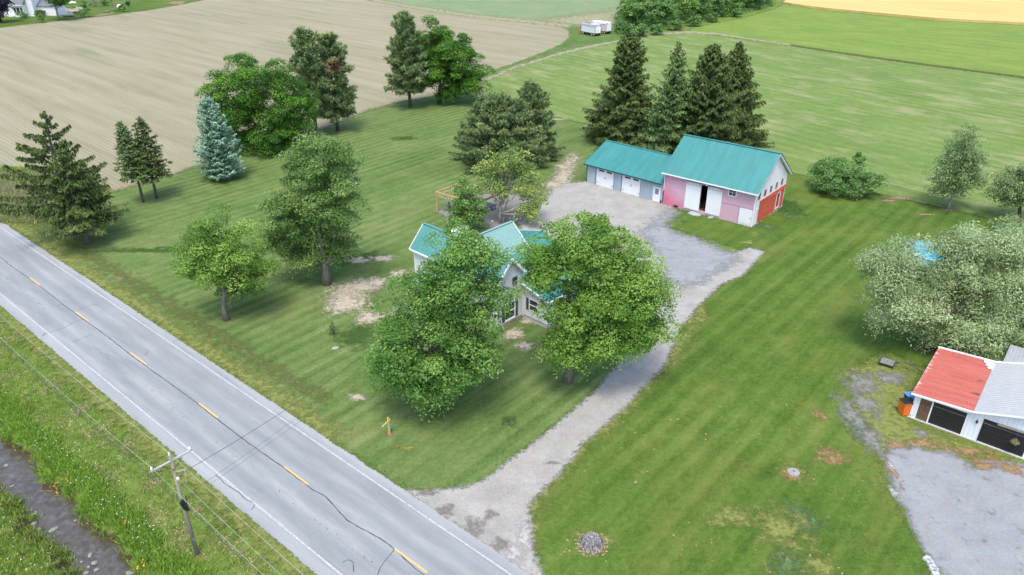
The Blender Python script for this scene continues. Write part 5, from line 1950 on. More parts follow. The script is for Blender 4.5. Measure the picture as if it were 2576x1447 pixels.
# --- conifers
conifer('spruce_tree', 'big ragged spruce with long open drooping boughs at the left road side', (189.5, 588), 285, 8.0, 4.2, L_SPRUCE, M_BARK_SPRUCE, .42, 1.3, 7, 2.2, .38, .16, .8, (.50, .17), lambda f: (1 - f) ** .88, .6, jitter=.22, wt=.14)
conifer('spruce_tree', 'lower dense spruce in front of the big ragged spruce by the road', (224, 611.5), 378, 5.1, 3.3, L_SPRUCE, M_BARK_SPRUCE, .26, .55, 7, 1.25, .4, -.15, .45, (.42, .16), lambda f: (1 - f) ** .8)
conifer('spruce_tree', 'slim small spruce, left one of two on the striped lawn', (361, 509), 308, 2.5, 4.0, L_SPRUCE2, M_BARK_SPRUCE, .17, .5, 8, 1.3, .55, -.1, .3, (.40, .15), lambda f: (1 - f) ** .75, -.6)
conifer('spruce_tree', 'slim dark spruce, right one of two on the striped lawn', (395, 499), 295, 3.0, 3.7, L_SPRUCE, M_BARK_SPRUCE, .18, .55, 8, 1.2, .55, -.15, .3, (.42, .15), lambda f: (1 - f) ** .78, .2)
conifer('blue_spruce', 'dense silvery blue spruce at the edge of the striped lawn', (563, 450), 250, 3.7, .35, L_BLUE, M_BARK_SPRUCE, .22, .40, 10, 1.35, .65, .25, .1, (.36, .15), lambda f: (1 - f) ** .5 * (.82 + .18 * min(1, f / .18)), -.3, wt=.34)
conifer('pine_tree', 'tall pine, left of the pair with one browned crown, by the tilled field', (797.6, 344), 82, 4.0, 4.0, L_PINE, M_COPPERY, .28, .75, 7, 1.6, .7, .1, .2, (.66, .17), lambda f: (.55 + .9 * f) * (1 - f) ** .5, -.2, tuft=True, jitter=.3, bare=.25)
conifer('pine_tree', 'tall pine with browned branches in its crown, by the tilled field', (849.6, 328.7), 92, 5.4, 2.8, L_PINE, M_COPPERY, .30, .8, 7, 1.6, .6, .0, .2, (.66, .17), lambda f: (.65 + .7 * f) * (1 - f) ** .5, .0, tuft=True, jitter=.3, bare=.25, dead=((1.4, -2.0, 12.2), np.array([2.4, 2.6, 1.4])))
conifer('pine_tree', 'tall dark pine left of the vivid green shade tree', (1032, 270), 36, 5.3, 3.4, L_PINE, M_COPPERY, .30, .7, 8, 1.6, .7, .05, .2, (.70, .18), lambda f: (.8 + .3 * f) * (1 - f) ** .6, -.1, tuft=True, jitter=.22, bare=.22)
conifer('spruce_tree', 'dark spruce behind the bushy pine in the middle of the lawn', (1212, 402), 252, 5.0, .3, L_SPRUCE, M_BARK_SPRUCE, .2, .5, 8, 1.2, .5, -.1, .45, (.42, .16), lambda f: (1 - f) ** .68)
conifer('pine_tree', 'round bushy pine in the middle of the lawn behind the pergola', (1258, 418), 248, 6.5, .2, L_PINE, M_COPPERY, .26, .5, 10, 1.7, .75, .05, .2, (.58, .15), lambda f: (1 - f * f) ** .72, 0, tuft=True, jitter=.18, bare=.3)
conifer('pine_tree', 'narrower pine at the right of the bushy lawn pine', (1337, 396), 210, 4.5, .3, L_PINE, M_COPPERY, .22, .55, 8, 1.7, .8, .05, .2, (.58, .15), lambda f: (1 - f ** 1.6) ** .75, -.2, tuft=True, jitter=.2, bare=.25)
conifer('spruce_tree', 'tall broad dark spruce behind the grey garage', (1566, 357), 80, 7.9, 1.2, L_SPRUCE, M_BARK_DK, .38, .55, 9, 1.3, .5, -.12, .5, (.52, .19), lambda f: (1 - f) ** .72 * (.92 + .14 * math.sin(9 * f)))
conifer('spruce_tree', 'sparse thin topped spruce between the dark spruces behind the garage', (1676, 386), 104, 6.0, 1.4, L_SPRUCE2, M_BARK_DK, .30, .8, 7, 1.1, .55, -.1, .55, (.50, .18), lambda f: (1 - f) ** .85, .3, jitter=.22)
conifer('spruce_tree', 'dense dark spruce standing directly behind the barn roof', (1768, 388), 112, 7.6, .8, L_SPRUCE, M_BARK_DK, .36, .5, 9, 1.35, .5, -.15, .6, (.52, .19), lambda f: (1 - f) ** .72, -.4)
conifer('spruce_tree', 'dark spruce with hanging boughs, rightmost of the row behind the barn', (1838, 362), 106, 6.8, .6, L_SPRUCE, M_BARK_DK, .34, .58, 8, 1.25, .5, -.15, .7, (.52, .19), lambda f: (1 - f) ** .78, -.9)


# --- hedgerow at the far field edge
def ball_tree(name, label, base, h, r, n, per, leaf, mat, bark=M_BARK, cat='tree', group=None, squat=1.0, trunk=.2, low=.5, rc=None):
    B = G(*base) if len(base) == 2 else np.array(base, float)
    lob = []
    for k in range(6):
        a = rng.uniform(0, 6.28)
        q = rng.uniform(.2, .55) * r
        rr = r * rng.uniform(.45, .72)
        lob.append((B + np.array([q * math.cos(a), q * math.sin(a), max(rr * .6 * squat, h * rng.uniform(low, .82))]), np.array([rr, rr, min(rr * squat, h * .45)])))
    lob.append((B + np.array([0, 0, h - r * .55 * squat]), np.array([r * .6, r * .6, r * .55 * squat])))
    t = broadleaf(name, label, B, None, n, per, rc or max(.5, r * .26), leaf, mat, bark, trunk, 6, .2, .2, lobes=lob, group=group, twigs=.35)
    t['category'] = cat
    return t


HG = 'trees of the hedgerow'
hedge = [((1583, 70), 8.5, 4.6, 'round light green hedgerow tree at the near left end of the row'),
         ((1622, 74), 8.0, 4.2, 'hedgerow tree with grey limbs showing, second from the near end'),
         ((1668, 68), 9.0, 4.6, 'hedgerow tree leaning over the grass, third from the near end'),
         ((1712, 58), 8.5, 4.4, 'dark hollow hedgerow tree, fourth from the near end'),
         ((1752, 50), 8.5, 4.6, 'middle hedgerow tree behind pale brush'),
         ((1796, 42), 8.0, 4.6, 'hedgerow tree just past the middle of the row'),
         ((1838, 33), 8.0, 4.6, 'dark green hedgerow tree beyond the middle of the row'),
         ((1876, 24), 7.5, 4.6, 'second farthest hedgerow tree near the green meadow edge'),
         ((1912, 14), 7.0, 4.4, 'farthest hedgerow tree close to the wheat field'),
         ((1600, 44), 9.0, 5.0, 'tall hedgerow tree in the back row, left end'),
         ((1660, 36), 9.5, 5.2, 'tall hedgerow tree in the back row, second from left'),
         ((1730, 26), 9.5, 5.4, 'tall hedgerow tree in the back row, third from left'),
         ((1800, 14), 9.0, 5.4, 'tall hedgerow tree in the back row, right end')]
for i, (b_, h_, r_, lb) in enumerate(hedge):
    ball_tree('hedgerow_tree', lb, b_, h_, r_ * 1.15, 75, 70, .60, L_HEDGE if i % 3 else L_MAPLE, M_BARK, group=HG)
for i, (b_, r_, lb) in enumerate([((1570, 82), 2.4, 'low tangled bush at the near left end of the hedgerow'), ((1605, 92), 2.6, 'low bush in front of the hedgerow, beside the track'),
                                  ((1650, 88), 2.3, 'bush before the hollow under the hedgerow trees'), ((1700, 76), 2.2, 'bush on the grassy foot of the hedgerow'),
                                  ((1745, 66), 2.3, 'bush at the foot of the middle hedgerow'), ((1790, 56), 2.2, 'bush at the foot of the far hedgerow half'), ((1850, 42), 2.2, 'bush at the foot of the hedgerow near its far end')]):
    ball_tree('hedgerow_bush', lb, b_, 3.0, r_ * 1.3, 40, 50, .5, L_HEDGE, M_BARK, 'bush', 'bushes under the hedgerow', .8, .06, .3)

# --- shrubs on the right
ball_tree('shrub', 'dense green mound of vines and brush at the hay field edge', (2132, 482), 3.3, 5.2, 210, 90, .26, L_HEDGE, M_BARK_DK, 'bush', None, .75, .08, .25, .8)
ball_tree('sapling', 'thin sapling sprouting out of the top of the green brush mound', G(2144, 470), 5.2, .9, 18, 55, .30, L_MAPLE, M_BARK_DK, 'tree', None, .8, .05, .8, .4)
ball_tree('shrub', 'low grey green shrub under the leaning tree at the right edge', (2550, 585), 2.2, 2.4, 60, 60, .26, L_BIRCH, M_BARK_DK, 'bush', None, .8, .05, .3)
ball_tree('shrub', 'goldenrod clump at the foot of the utility pole', G(425, 1395, -.8), 1.3, 2.1, 90, 70, .15, L_GOLDROD, M_BARK_DK, 'bush', None, .6, .02, .25, .38)
ball_tree('shrub', 'goldenrod clump further along the creek bank, left of the pole', G(368, 1425, -.8), 1.2, 1.5, 60, 70, .15, L_GOLDROD, M_BARK_DK, 'bush', None, .6, .02, .25, .36)
ball_tree('shrub', 'bright green weed clump on the creek bank at the far left', G(118, 1180, -.9), 1.1, 1.1, 36, 60, .15, L_GOLDROD, M_BARK_DK, 'bush', None, .7, .02, .25, .34)
ball_tree('shrub', 'second weed clump on the creek bank beside the orange lilies', G(182, 1232, -.9), 1.0, 1.0, 30, 60, .15, L_WEED, M_BARK_DK, 'bush', None, .7, .02, .25, .34)
for (bx, by, lb) in ((1130, 528, 'tiny evergreen sapling on the lawn left of the pergola'), (1141, 566, 'tiny evergreen sapling on the lawn behind the house'), (838, 838, 'tiny thin sapling on the lawn near the pale patch')):
    conifer('sapling', lb, (bx, by), 0, .34, .05, L_SPRUCE2 if bx > 1000 else L_BIRCH, M_BARK_DK, .03, .16, 5, 1.0, .6, .1, .2, (.16, .05), H=1.25)
ball_tree('shrub', 'ragged pale weed clump on the lawn near the driveway', (1282, 1064), .6, .55, 22, 30, .14, L_BIRCH, M_BARK_DK, 'bush', None, .7, .02, .3, .2)

# --- trees and shrubs of the far house
ball_tree('purple_tree', 'dark purple leaved tree at the top left corner beside the white house', (4, 56), 11.5, 5.2, 130, 75, .55, L_PURPLE, M_BARK_DK, 'tree', None, 1.0, .3, .3)
ball_tree('maple_tree', 'far dark green maple in front of the white house', (148, 52), 13.5, 5.6, 120, 75, .55, L_DARK, M_BARK, 'tree', None, .8, .45, .42)
ball_tree('birch_tree', 'far slender birch beside the picnic table', (287, 29), 8.5, 2.3, 36, 45, .4, L_BIRCH, M_BARK_BIRCH, 'tree', None, .8, .22, .6)
ball_tree('birch_tree', 'farther slender birch behind the picnic table', (308, 15), 8.5, 2.3, 36, 45, .4, L_BIRCH, M_BARK_BIRCH, 'tree', None, .8, .22, .6)
for (bx, by, h_, r_, lb) in ((106, 57, 3.2, 1.3, 'small dark shrub on the lawn before the far white house'), (62, 46, 2.0, 2.4, 'low round shrub at the wall of the far white house'), (100, 41, 2.2, 2.2, 'shrub under the windows of the far white house'),
                             (213, 43, 3.0, 2.6, 'shrub bed right of the trampoline'), (216, 36, 5.0, 1.6, 'slim upright shrub right of the far deck'), (311, 30, 3.2, 1.8, 'round shrub in front of the far white tank'), (324, 18, 3.0, 1.0, 'small lone shrub on the far lawn'), (262, 15, 2.2, 2.0, 'bush beside the far swing set')):
    ball_tree('shrub', lb, (bx, by), h_, r_, 26, 40, .42, L_HEDGE, M_BARK_DK, 'bush', None, .8, .06, .35)

# ================================================================== SMALL THINGS
# ------------------------------------------------------------------ utility pole and wires
PZ = -.75
pb = G(549 / 1.10248, 1544.5 / 1.10248, PZ)


def tip_height(b, ty):
    lo, hi = 0, 30
    for _ in range(50):
        mid = (lo + hi) / 2
        v = np.array([b[0], b[1], b[2] + mid - CAM_H])
        if CY - F_PX * (v @ _U) / (v @ _F) > ty:
            lo = mid
        else:
            hi = mid
    return lo


POLE_H = tip_height(pb, 1147.0)
pole = thing('utility_pole', 'grey wooden utility pole with white crossarm between road and creek', 'utility pole', pb, ROT)
MB().tube([(0, 0, -.5), (0, 0, POLE_H * .5), (0, 0, POLE_H)], [.14, .12, .10], 12).build('pole', M_POLE, pole, True)
ARM = (0, 1, 0)
ca = MB()
ca.box(0, .09, -1.25, 1.30, POLE_H - .40, POLE_H - .30)
ca.build("crossarm", M_CONCRETE, pole)
br = MB()
for s in (-1, 1):
    br.bar((.11, s * .62, POLE_H - .42), (.12, 0, POLE_H - 1.0), .04, .02)
br.build('brace', M_DARKMETAL, pole)
INS = [(.04, -1.17, POLE_H - .30), (.04, 1.22, POLE_H - .30), (0, 0, POLE_H)]
for q in INS:
    MB().lathe(q, [(.025, 0), (.03, .08), (.075, .10), (.05, .15), (.07, .17), (.045, .24), (.01, .26)], 10).build('insulator', M_WHITE, pole)
MB().lathe((.24, .02, POLE_H - 1.75), [(.02, 0), (.085, .03), (.085, .17), (.02, .20)], 10).build('insulator', M_WHITE, pole)
sb = MB()
sb.bar((.1, 0, POLE_H - 1.2), (.5, .5, POLE_H - 1.1), .05)
sb.bar((.5, .42, POLE_H - 1.1), (.55, .30, POLE_H - 2.1), .03)
sb.build('bracket', M_GALV, pole)
bx = MB()
bx.tube([(.22, -.1, POLE_H - 3.35), (.24, .1, POLE_H - 4.25)], [.12, .12], 10)
bx.tube([(-.18, .1, POLE_H - 3.3), (.1, -.2, POLE_H - 3.6), (.26, -.1, POLE_H - 4.1)], .045, 6)
bx.tube([(.2, .2, POLE_H - 3.2), (.3, .1, POLE_H - 3.8), (.22, .2, POLE_H - 4.4)], .035, 6)
bx.build('cable_closure', M_BLACK, pole)
MB().box(.12, .15, -.05, .05, 1.55, 1.75).build('pole_tag', M_TEALPLASTIC, pole)


def pole_pt(x, y, z):
    c, s = math.cos(ROT), math.sin(ROT)
    return np.array([pb[0] + x * c - y * s, pb[1] + x * s + y * c, pb[2] + z])


def wire(label, a, b, sag, mat, r=.012, name='power_line', n=22):
    a, b = np.array(a, float), np.array(b, float)
    path = [a + (b - a) * i / n - np.array([0, 0, sag * 4 * (i / n) * (1 - i / n)]) for i in range(n + 1)]
    m = MB().tube(path, r, 5)
    tag(m.build(name, mat, None, True), label, 'wire', 'wires of the utility pole')


def along(p, dx, dz=0.0, dt=0.0):
    q = RX * dx + RN * dt
    return np.array([p[0] + q[0], p[1] + q[1], p[2] + dz])


A_, B_, T_ = pole_pt(*INS[0]) + [0, 0, .22], pole_pt(*INS[1]) + [0, 0, .22], pole_pt(*INS[2]) + [0, 0, .24]
Nn = pole_pt(.30, .02, POLE_H - 1.62)
K = pole_pt(.2, 0, POLE_H - 3.7)
wire('pale wire from the pole top leftwards along the road', T_, along(T_, -58, .3), 1.1, M_GALV, .010)
wire('pale wire from the left end of the crossarm leftwards', A_, along(A_, -58, .3), 1.1, M_GALV, .010)
wire('pale wire from the pole top to the lower right', T_, along(T_, 42, 0), .7, M_GALV, .010)
wire('pale wire from the left end of the crossarm to the lower right', A_, along(A_, 42, 0), .7, M_GALV, .010)
wire('pale neutral wire below the crossarm to the lower right', Nn, along(Nn, 42, 0), .7, M_GALV, .010)
wire('dark cable from the black closure leftwards along the verge', K, along(K, -58, .3), 1.0, M_DARKMETAL, .017)
wire('second dark cable leftwards just under the first', K + [0, 0, -.25], along(K, -58, .05), 1.0, M_DARKMETAL, .012)
wire('dark cable from the black closure to the lower right', K, along(K, 42, 0), .7, M_DARKMETAL, .017)
HS = G(1075, 760, 4.6)
wire('twisted dark service wire crossing the road to the house', pole_pt(.5, .45, POLE_H - 1.2), HS, .8, M_DARKMETAL, .016)
wire('thin telephone wire crossing the road to the house', pole_pt(.2, .1, POLE_H - 3.2), HS + [0, 0, -.9], .6, M_DARKMETAL, .009)
wire('thin telephone wire crossing the road, lower of the two', pole_pt(.2, .1, POLE_H - 3.5), HS + [0.3, 0, -1.2], .7, M_DARKMETAL, .008)

# ------------------------------------------------------------------ sign post
sp = thing('sign_post', 'yellow wooden sign post with one arm on the front lawn', 'sign post', G(980, 1090), ROT + .15)
MB().box(-.055, .055, -.055, .055, -.3, 1.55).build('post', M_YELLOWWOOD, sp)
a_ = MB()
a_.bar((.06, .16, 1.28), (.06, -.80, 1.20), .07, .12)
a_.build('arm', M_YELLOWWOOD, sp)
MB().box(.06, .09, .03, .20, .45, .80).build('brochure_box', M_TEALPLASTIC, sp)

# ------------------------------------------------------------------ stump, septic lid
sg = G(1488, 1368)
st_ = thing('tree_stump', 'weathered grey tree stump ringed by wood chips on the right lawn', 'stump', sg)
m = MB()
ns, prof = 26, [(.86, -.05), (.74, .12), (.66, .32), (.62, .46), (.55, .50), (.30, .47), (.05, .42)]
for r, z in prof:
    for k in range(ns):
        th = 2 * math.pi * k / ns
        j = 1 + .16 * mnoise.noise(Vector((math.cos(th) * 2.5, math.sin(th) * 2.5, 3))) + .07 * math.sin(k * 2.4)
        m.v.append((r * j * math.cos(th), r * j * math.sin(th) * .95, z + .07 * mnoise.noise(Vector((r * math.cos(th) * 6, r * math.sin(th) * 6, z)))))
for i in range(len(prof) - 1):
    for k in range(ns):
        m.f.append((i * ns + k, i * ns + (k + 1) % ns, (i + 1) * ns + (k + 1) % ns, (i + 1) * ns + k))
m.f.append(tuple((len(prof) - 1) * ns + k for k in range(ns)))
nst = N('stump_wood')
p = nst.obj()
f = nst.noise(nst.map(p, scale=(9, 9, 2)), 1.0, 5, .75)
m.build('wood', nst.done(nst.pbr(nst.ramp(f, [(.38, (.035, .032, .03)), (.5, (.15, .145, .14)), (.64, (.40, .39, .38))]), .95, .1)), st_, False)
ch = []
for _ in range(150):
    th, r = random.uniform(0, 6.28), random.uniform(.62, 1.15)
    ch.append((r * math.cos(th), r * math.sin(th), 0.02))
cm = MB()
for c in ch:
    s = random.uniform(.03, .08)
    a = random.uniform(0, 3.1)
    cm.box(c[0] - s, c[0] + s, c[1] - s * .4, c[1] + s * .4, .0, .045)
tag(cm.build('wood_chips', m_plain('pale_chips', (.36, .28, .17), .9, .2, .4), st_), kind='stuff')

lid = thing('septic_lid', 'round concrete lid with a small black handle on the right lawn', 'lid', G(1996, 1188))
MB().lathe((0, 0, -.05), [(.44, 0), (.44, .09), (.41, .12), (.02, .13)], 28).build('cover', m_plain('old_concrete', (.27, .275, .27), .9, .2, .2, 3.0), lid)
MB().tube([(.02, -.09, .07), (.02, -.09, .15), (.02, .09, .15), (.02, .09, .07)], .018, 6).build('handle', M_BLACK, lid)

# ------------------------------------------------------------------ wheeled bins
def wheelie(name, label, loc, rot, body, lidmat):
    t = thing(name, label, 'bin', loc, rot)
    b = MB()
    b.add([(-.26, -.28, .06), (.26, -.28, .06), (.26, .26, .06), (-.26, .26, .06), (-.33, -.38, 1.0), (.33, -.38, 1.0), (.33, .34, 1.0), (-.33, .34, 1.0)], BOXF)
    b.box(-.36, .36, -.42, .38, .96, 1.02)
    b.build('body', body, t)
    l = MB()
    l.add([(-.35, -.43, 1.025), (.35, -.43, 1.025), (.35, .40, 1.025), (-.35, .40, 1.025), (-.28, -.30, 1.10), (.28, -.30, 1.10), (.30, .34, 1.14), (-.30, .34, 1.14)], BOXF)
    l.build('lid', lidmat, t)
    for s in (-1, 1):
        w = MB()
        for k in range(2):
            pass
        n = 14
        o = len(w.v)
        for xx in (s * .28, s * .36):
            for k in range(n):
                w.v.append((xx, .30 + .13 * math.cos(2 * math.pi * k / n), .13 + .13 * math.sin(2 * math.pi * k / n)))
        w.f += [(k, (k + 1) % n, n + (k + 1) % n, n + k) for k in range(n)] + [tuple(range(n)), tuple(range(2 * n - 1, n - 1, -1))]
        w.build('wheel', M_RUBBER, t)
    MB().tube([(-.25, .40, .98), (-.25, .47, 1.0), (.25, .47, 1.0), (.25, .40, .98)], .018, 6).build('handle', M_BLACK, t)
    return t


w1_ = wheelie('wheelie_bin', 'orange wheeled bin with a black lid beside the red roofed garage', G(2274, 1041), ROT - .75, M_ORANGE, M_BLACK)
w2_ = wheelie('wheelie_bin', 'dark wheeled bin with a blue lid behind the orange bin', G(2287, 1026), ROT - .75, M_BLACK, M_BLUE)

w1_.scale = w2_.scale = (1.25, 1.25, 1.25)
# ------------------------------------------------------------------ drag with a tow bar
la, lb_ = G(2231, 917), G(2318, 944)
dv = lb_ - la
dg = thing('tow_drag', 'black slatted metal drag with a long tow bar lying left of the red roof', 'implement', la, math.atan2(dv[1], dv[0]))
L_ = np.linalg.norm(dv)
m = MB()
for k in range(3):
    m.box(-.55, .55, -.50 + .36 * k, -.50 + .36 * k + .28, .28, .32)
m.build('slats', M_GREYWOOD, dg)
m = MB()
for y in (-.55, .55):
    m.bar((-.6, y, .27), (.6, y, .27), .07, .12)
for x in (-.6, .6):
    m.bar((x, -.58, .27), (x, .58, .27), .07, .12)
for x, y in ((-.55, -.5), (-.55, .5), (.55, -.5), (.55, .5)):
    m.bar((x, y, 0), (x, y, .27), .06)
m.build('rim', M_DARKMETAL, dg)
m = MB()
m.tube([(.55, 0, .32), (.95, .05, .62), (1.5, .1, .72), (2.2, .05, .55), (L_, 0, .30)], .055, 8)
m.bar((1.2, .1, .66), (2.2, .3, .60), .05)
m.bar((L_ - .3, 0, .3), (L_ - .3, 0, 0), .05)
m.build('tow_bar', M_DARKMETAL, dg)

# ------------------------------------------------------------------ pool behind the willow
pc = G(2337, 655)
pool = thing('swimming_pool', 'round blue above ground pool glimpsed through the willow', 'pool', pc)
m = MB()
m.lathe((0, 0, 0), [(2.75, 0), (2.75, 1.15), (2.85, 1.2), (2.85, 1.24), (2.62, 1.24), (2.62, 1.0)], 36)
m.f = m.f[:-2]
m.build('pool_wall', m_plain('pool_liner', (.25, .50, .66), .5), pool)
npw = N('pool_water')
pw = npw.done(npw.pbr(npw.mix(npw.noise(npw.obj(), 1.2, 3, .6), (.03, .32, .55), (.09, .50, .72)), .1, .5))
MB().add([(2.63 * math.cos(2 * math.pi * k / 36), 2.63 * math.sin(2 * math.pi * k / 36), 1.08) for k in range(36)], [tuple(range(36))]).build('water', pw, pool)

# ------------------------------------------------------------------ timber pergola, seats, table
A0 = np.array([-10.24, 93.0])
uD = np.array([5.8, -4.5]) / 7.34
uB = np.array([.62, .785])
LD, LB, PH = 7.0, 5.2, 2.78
C4 = [A0, A0 + uD * LD, A0 + uD * LD + uB * LB, A0 + uB * LB]
pg = thing('pergola', 'open timber pergola frame hung with string lights behind the house', 'pergola', (A0[0], A0[1], 0))
rel = lambda q, z: (q[0] - A0[0], q[1] - A0[1], z)
posts = C4 + [(C4[3] + C4[2]) / 2, (C4[0] + C4[3]) / 2]
for q in posts:
    mm = MB()
    mm.bar(rel(q, 0), rel(q, PH - .12), .15)
    mm.build('post', M_NEWWOOD, pg)
for i in range(4):
    a, b = C4[i], C4[(i + 1) % 4]
    d = (b - a) / np.linalg.norm(b - a)
    z = PH - (.0 if i % 2 == 0 else .004)
    MB().bar(rel(a - d * .12, z), rel(b + d * (.12 if i % 2 == 0 else -.12), z), .16, .24).build('beam', M_NEWWOOD, pg)
sl_ = thing('string_lights', 'white string lights drooping from the pergola beams', 'lights', (A0[0], A0[1], 0))
m, bl = MB(), MB()
for i in range(4):
    a, b = C4[i], C4[(i + 1) % 4]
    for s in range(3):
        path = []
        for k in range(9):
            f = (s + k / 8) / 3
            q = a + (b - a) * f + np.array([.1, -.1])
            z = PH - .16 - .30 * 4 * (k / 8) * (1 - k / 8)
            path.append(rel(q, z))
            if k % 2:
                bl.lathe(rel(q, z - .17), [(.01, 0), (.04, .04), (.035, .10), (.015, .15)], 6)
        m.tube(path, .012, 4)
m.build('cord', M_WHITE, sl_)
bl.build('bulbs', M_WHITE, sl_)


def adirondack(label, loc, rot, mat):
    t = thing('lounge_chair', label, 'chair', loc, rot, 'lounge chairs on the patio')
    s = MB()
    for k in range(6):
        y = -.38 + k * .125
        s.box(-.30, .30, y, y + .105, .36 - k * .022, .385 - k * .022)
    s.build('seat', mat, t)
    b = MB()
    for k in range(5):
        x = -.28 + k * .115
        hgt = .95 + .12 * (1 - abs(k - 2) / 2)
        b.add([(x, .30, .26), (x + .10, .30, .26), (x + .10, .34, .26), (x, .34, .26), (x - .01, .62, hgt), (x + .11, .62, hgt), (x + .11, .66, hgt), (x - .01, .66, hgt)], BOXF)
    b.build('backrest', mat, t)
    for sx in (-1, 1):
        a = MB()
        a.box(sx * .42 - .07, sx * .42 + .07, -.42, .42, .55, .585)
        a.build('armrest', mat, t)
        l = MB()
        l.box(sx * .36 - .02, sx * .36 + .02, -.40, -.30, 0, .55)
        l.build('leg', mat, t)
        l = MB()
        l.add([(sx * .33 - .02, -.35, .30), (sx * .33 + .02, -.35, .30), (sx * .33 + .02, .70, 0), (sx * .33 - .02, .70, 0), (sx * .33 - .02, -.35, .40), (sx * .33 + .02, -.35, .40), (sx * .33 + .02, .70, .08), (sx * .33 - .02, .70, .08)], BOXF)
        l.build('leg', mat, t)
    return t


adirondack('grey slatted lounge chair at the left corner of the pergola', (-8.5, 94.3, 0), .6, M_GREYPLASTIC)
adirondack('grey slatted lounge chair at the far side of the fire pit under the tree', (-4.2, 96.3, 0), -.3, M_GREYPLASTIC)
fp = thing('fire_pit', 'round black fire pit under the pergola', 'fire pit', (-7.1, 93.3, 0))
MB().lathe((0, 0, 0), [(.42, 0), (.50, .10), (.56, .42), (.60, .45), (.52, .46), (.46, .2), (.02, .16)], 20).build('bowl', M_BLACK, fp)
tb = thing('patio_table', 'dark patio table beside the grey limbed tree', 'table', (-3.1, 93.9, 0), -.7)
MB().box(-.85, .85, -.5, .5, .70, .74).build('tabletop', M_DARKMETAL, tb)
for x, y in ((-.75, -.42), (-.75, .42), (.75, -.42), (.75, .42)):
    MB().box(x - .03, x + .03, y - .03, y + .03, 0, .70).build('leg', M_DARKMETAL, tb)


def patio_chair(label, loc, rot):
    t = thing('patio_chair', label, 'chair', loc, rot, 'chairs round the patio table')
    MB().box(-.25, .25, -.25, .25, .42, .46).build('seat', M_GREYPLASTIC, t)
    MB().add([(-.25, .24, .46), (.25, .24, .46), (.25, .28, .46), (-.25, .28, .46), (-.25, .34, .95), (.25, .34, .95), (.25, .38, .95), (-.25, .38, .95)], BOXF).build('backrest', M_GREYPLASTIC, t)
    for x, y in ((-.22, -.22), (.22, -.22), (-.22, .24), (.22, .24)):
        MB().box(x - .02, x + .02, y - .02, y + .02, 0, .42).build('leg', M_DARKMETAL, t)


patio_chair('patio chair at the left end of the dark table', (-4.3, 94.6, 0), 1.0)
patio_chair('patio chair on the near side of the dark table', (-3.3, 92.9, 0), 2.6)
patio_chair('patio chair on the far side of the dark table', (-2.6, 94.9, 0), -.5)

# white tank behind the house
tk = thing('propane_tank', 'white propane tank lying on the grass behind the house', 'tank', (-6.55, 84.9, 0), .62)
m = MB()
nn = 16
ends = [(-1.35, .05), (-1.28, .28), (-1.1, .45), (-.8, .5), (.8, .5), (1.1, .45), (1.28, .28), (1.35, .05)]
for x, r in ends:
    for k in range(nn):
        m.v.append((x, r * math.cos(2 * math.pi * k / nn), .68 + r * math.sin(2 * math.pi * k / nn)))
for i in range(len(ends) - 1):
    for k in range(nn):
        m.f.append((i * nn + k, i * nn + (k + 1) % nn, (i + 1) * nn + (k + 1) % nn, (i + 1) * nn + k))
m.build('vessel', M_TRIM, tk, True)
MB().lathe((.2, 0, 1.12), [(.19, 0), (.20, .22), (.14, .30), (.02, .33)], 14).build('valve_dome', M_TRIM, tk)
for x in (-.75, .75):
    MB().box(x - .1, x + .1, -.35, .35, 0, .28).build('foot', M_CONCRETE, tk)

# yellow-flowered pot beside nothing else: scraps of white litter on the lawns
for x, y, lb in ((2243, 806, 'scrap of white litter on the lawn left of the willow'), (1238, 557, 'white scrap on the patio gravel behind the house')):
    o = MB().add([(-.12, -.06, .0), (.10, -.09, .01), (.14, .05, .04), (.02, .10, .11), (-.11, .08, .02)], [(0, 1, 3), (1, 2, 3), (0, 3, 4)]).build('litter', M_TRIM)
    o.location = G(x, y, .02)
    tag(o, lb, 'litter')

# edging stones by the neighbour's yard
fs_ = None
for k, (x, y) in enumerate(((2333, 1408), (2339, 1416), (2345, 1425), (2348, 1434), (2352, 1443))):
    if fs_ is None:
        mm = MB()
        pts = blob(0, 0, .30, .22, 9, 0, .3)
        mm.v = [(a, b, 0) for a, b in pts] + [(a * .9, b * .9, .13) for a, b in pts]
        mm.f = [(i, (i + 1) % 9, 9 + (i + 1) % 9, 9 + i) for i in range(9)] + [tuple(range(9, 18))]
        fs_ = o = mm.build('edging_stone', M_CONCRETE)
        tag(o, 'grey edging stone between lawn and gravel at the bottom right', 'stone', 'edging stones by the gravel yard')
    else:
        o = fs_.copy()
        COL.objects.link(o)
    o.location = G(x, y)
    o.rotation_euler = (0, 0, k * 1.1)

# ------------------------------------------------------------------ forage wagons on the far headland
def wheel_mesh(m, c, r, w, axis):
    n = 16
    ax = np.array(axis, float)
    up = np.array([0, 0, 1.0])
    sd = np.cross(ax, up)
    o = len(m.v)
    for s in (-w / 2, w / 2):
        for k in range(n):
            th = 2 * math.pi * k / n
            m.v.append(tuple(np.array(c) + ax * s + sd * r * math.cos(th) + up * r * math.sin(th)))
    m.f += [(o + k, o + (k + 1) % n, o + n + (k + 1) % n, o + n + k) for k in range(n)] + [tuple(o + k for k in range(n)), tuple(o + n + k for k in reversed(range(n)))]


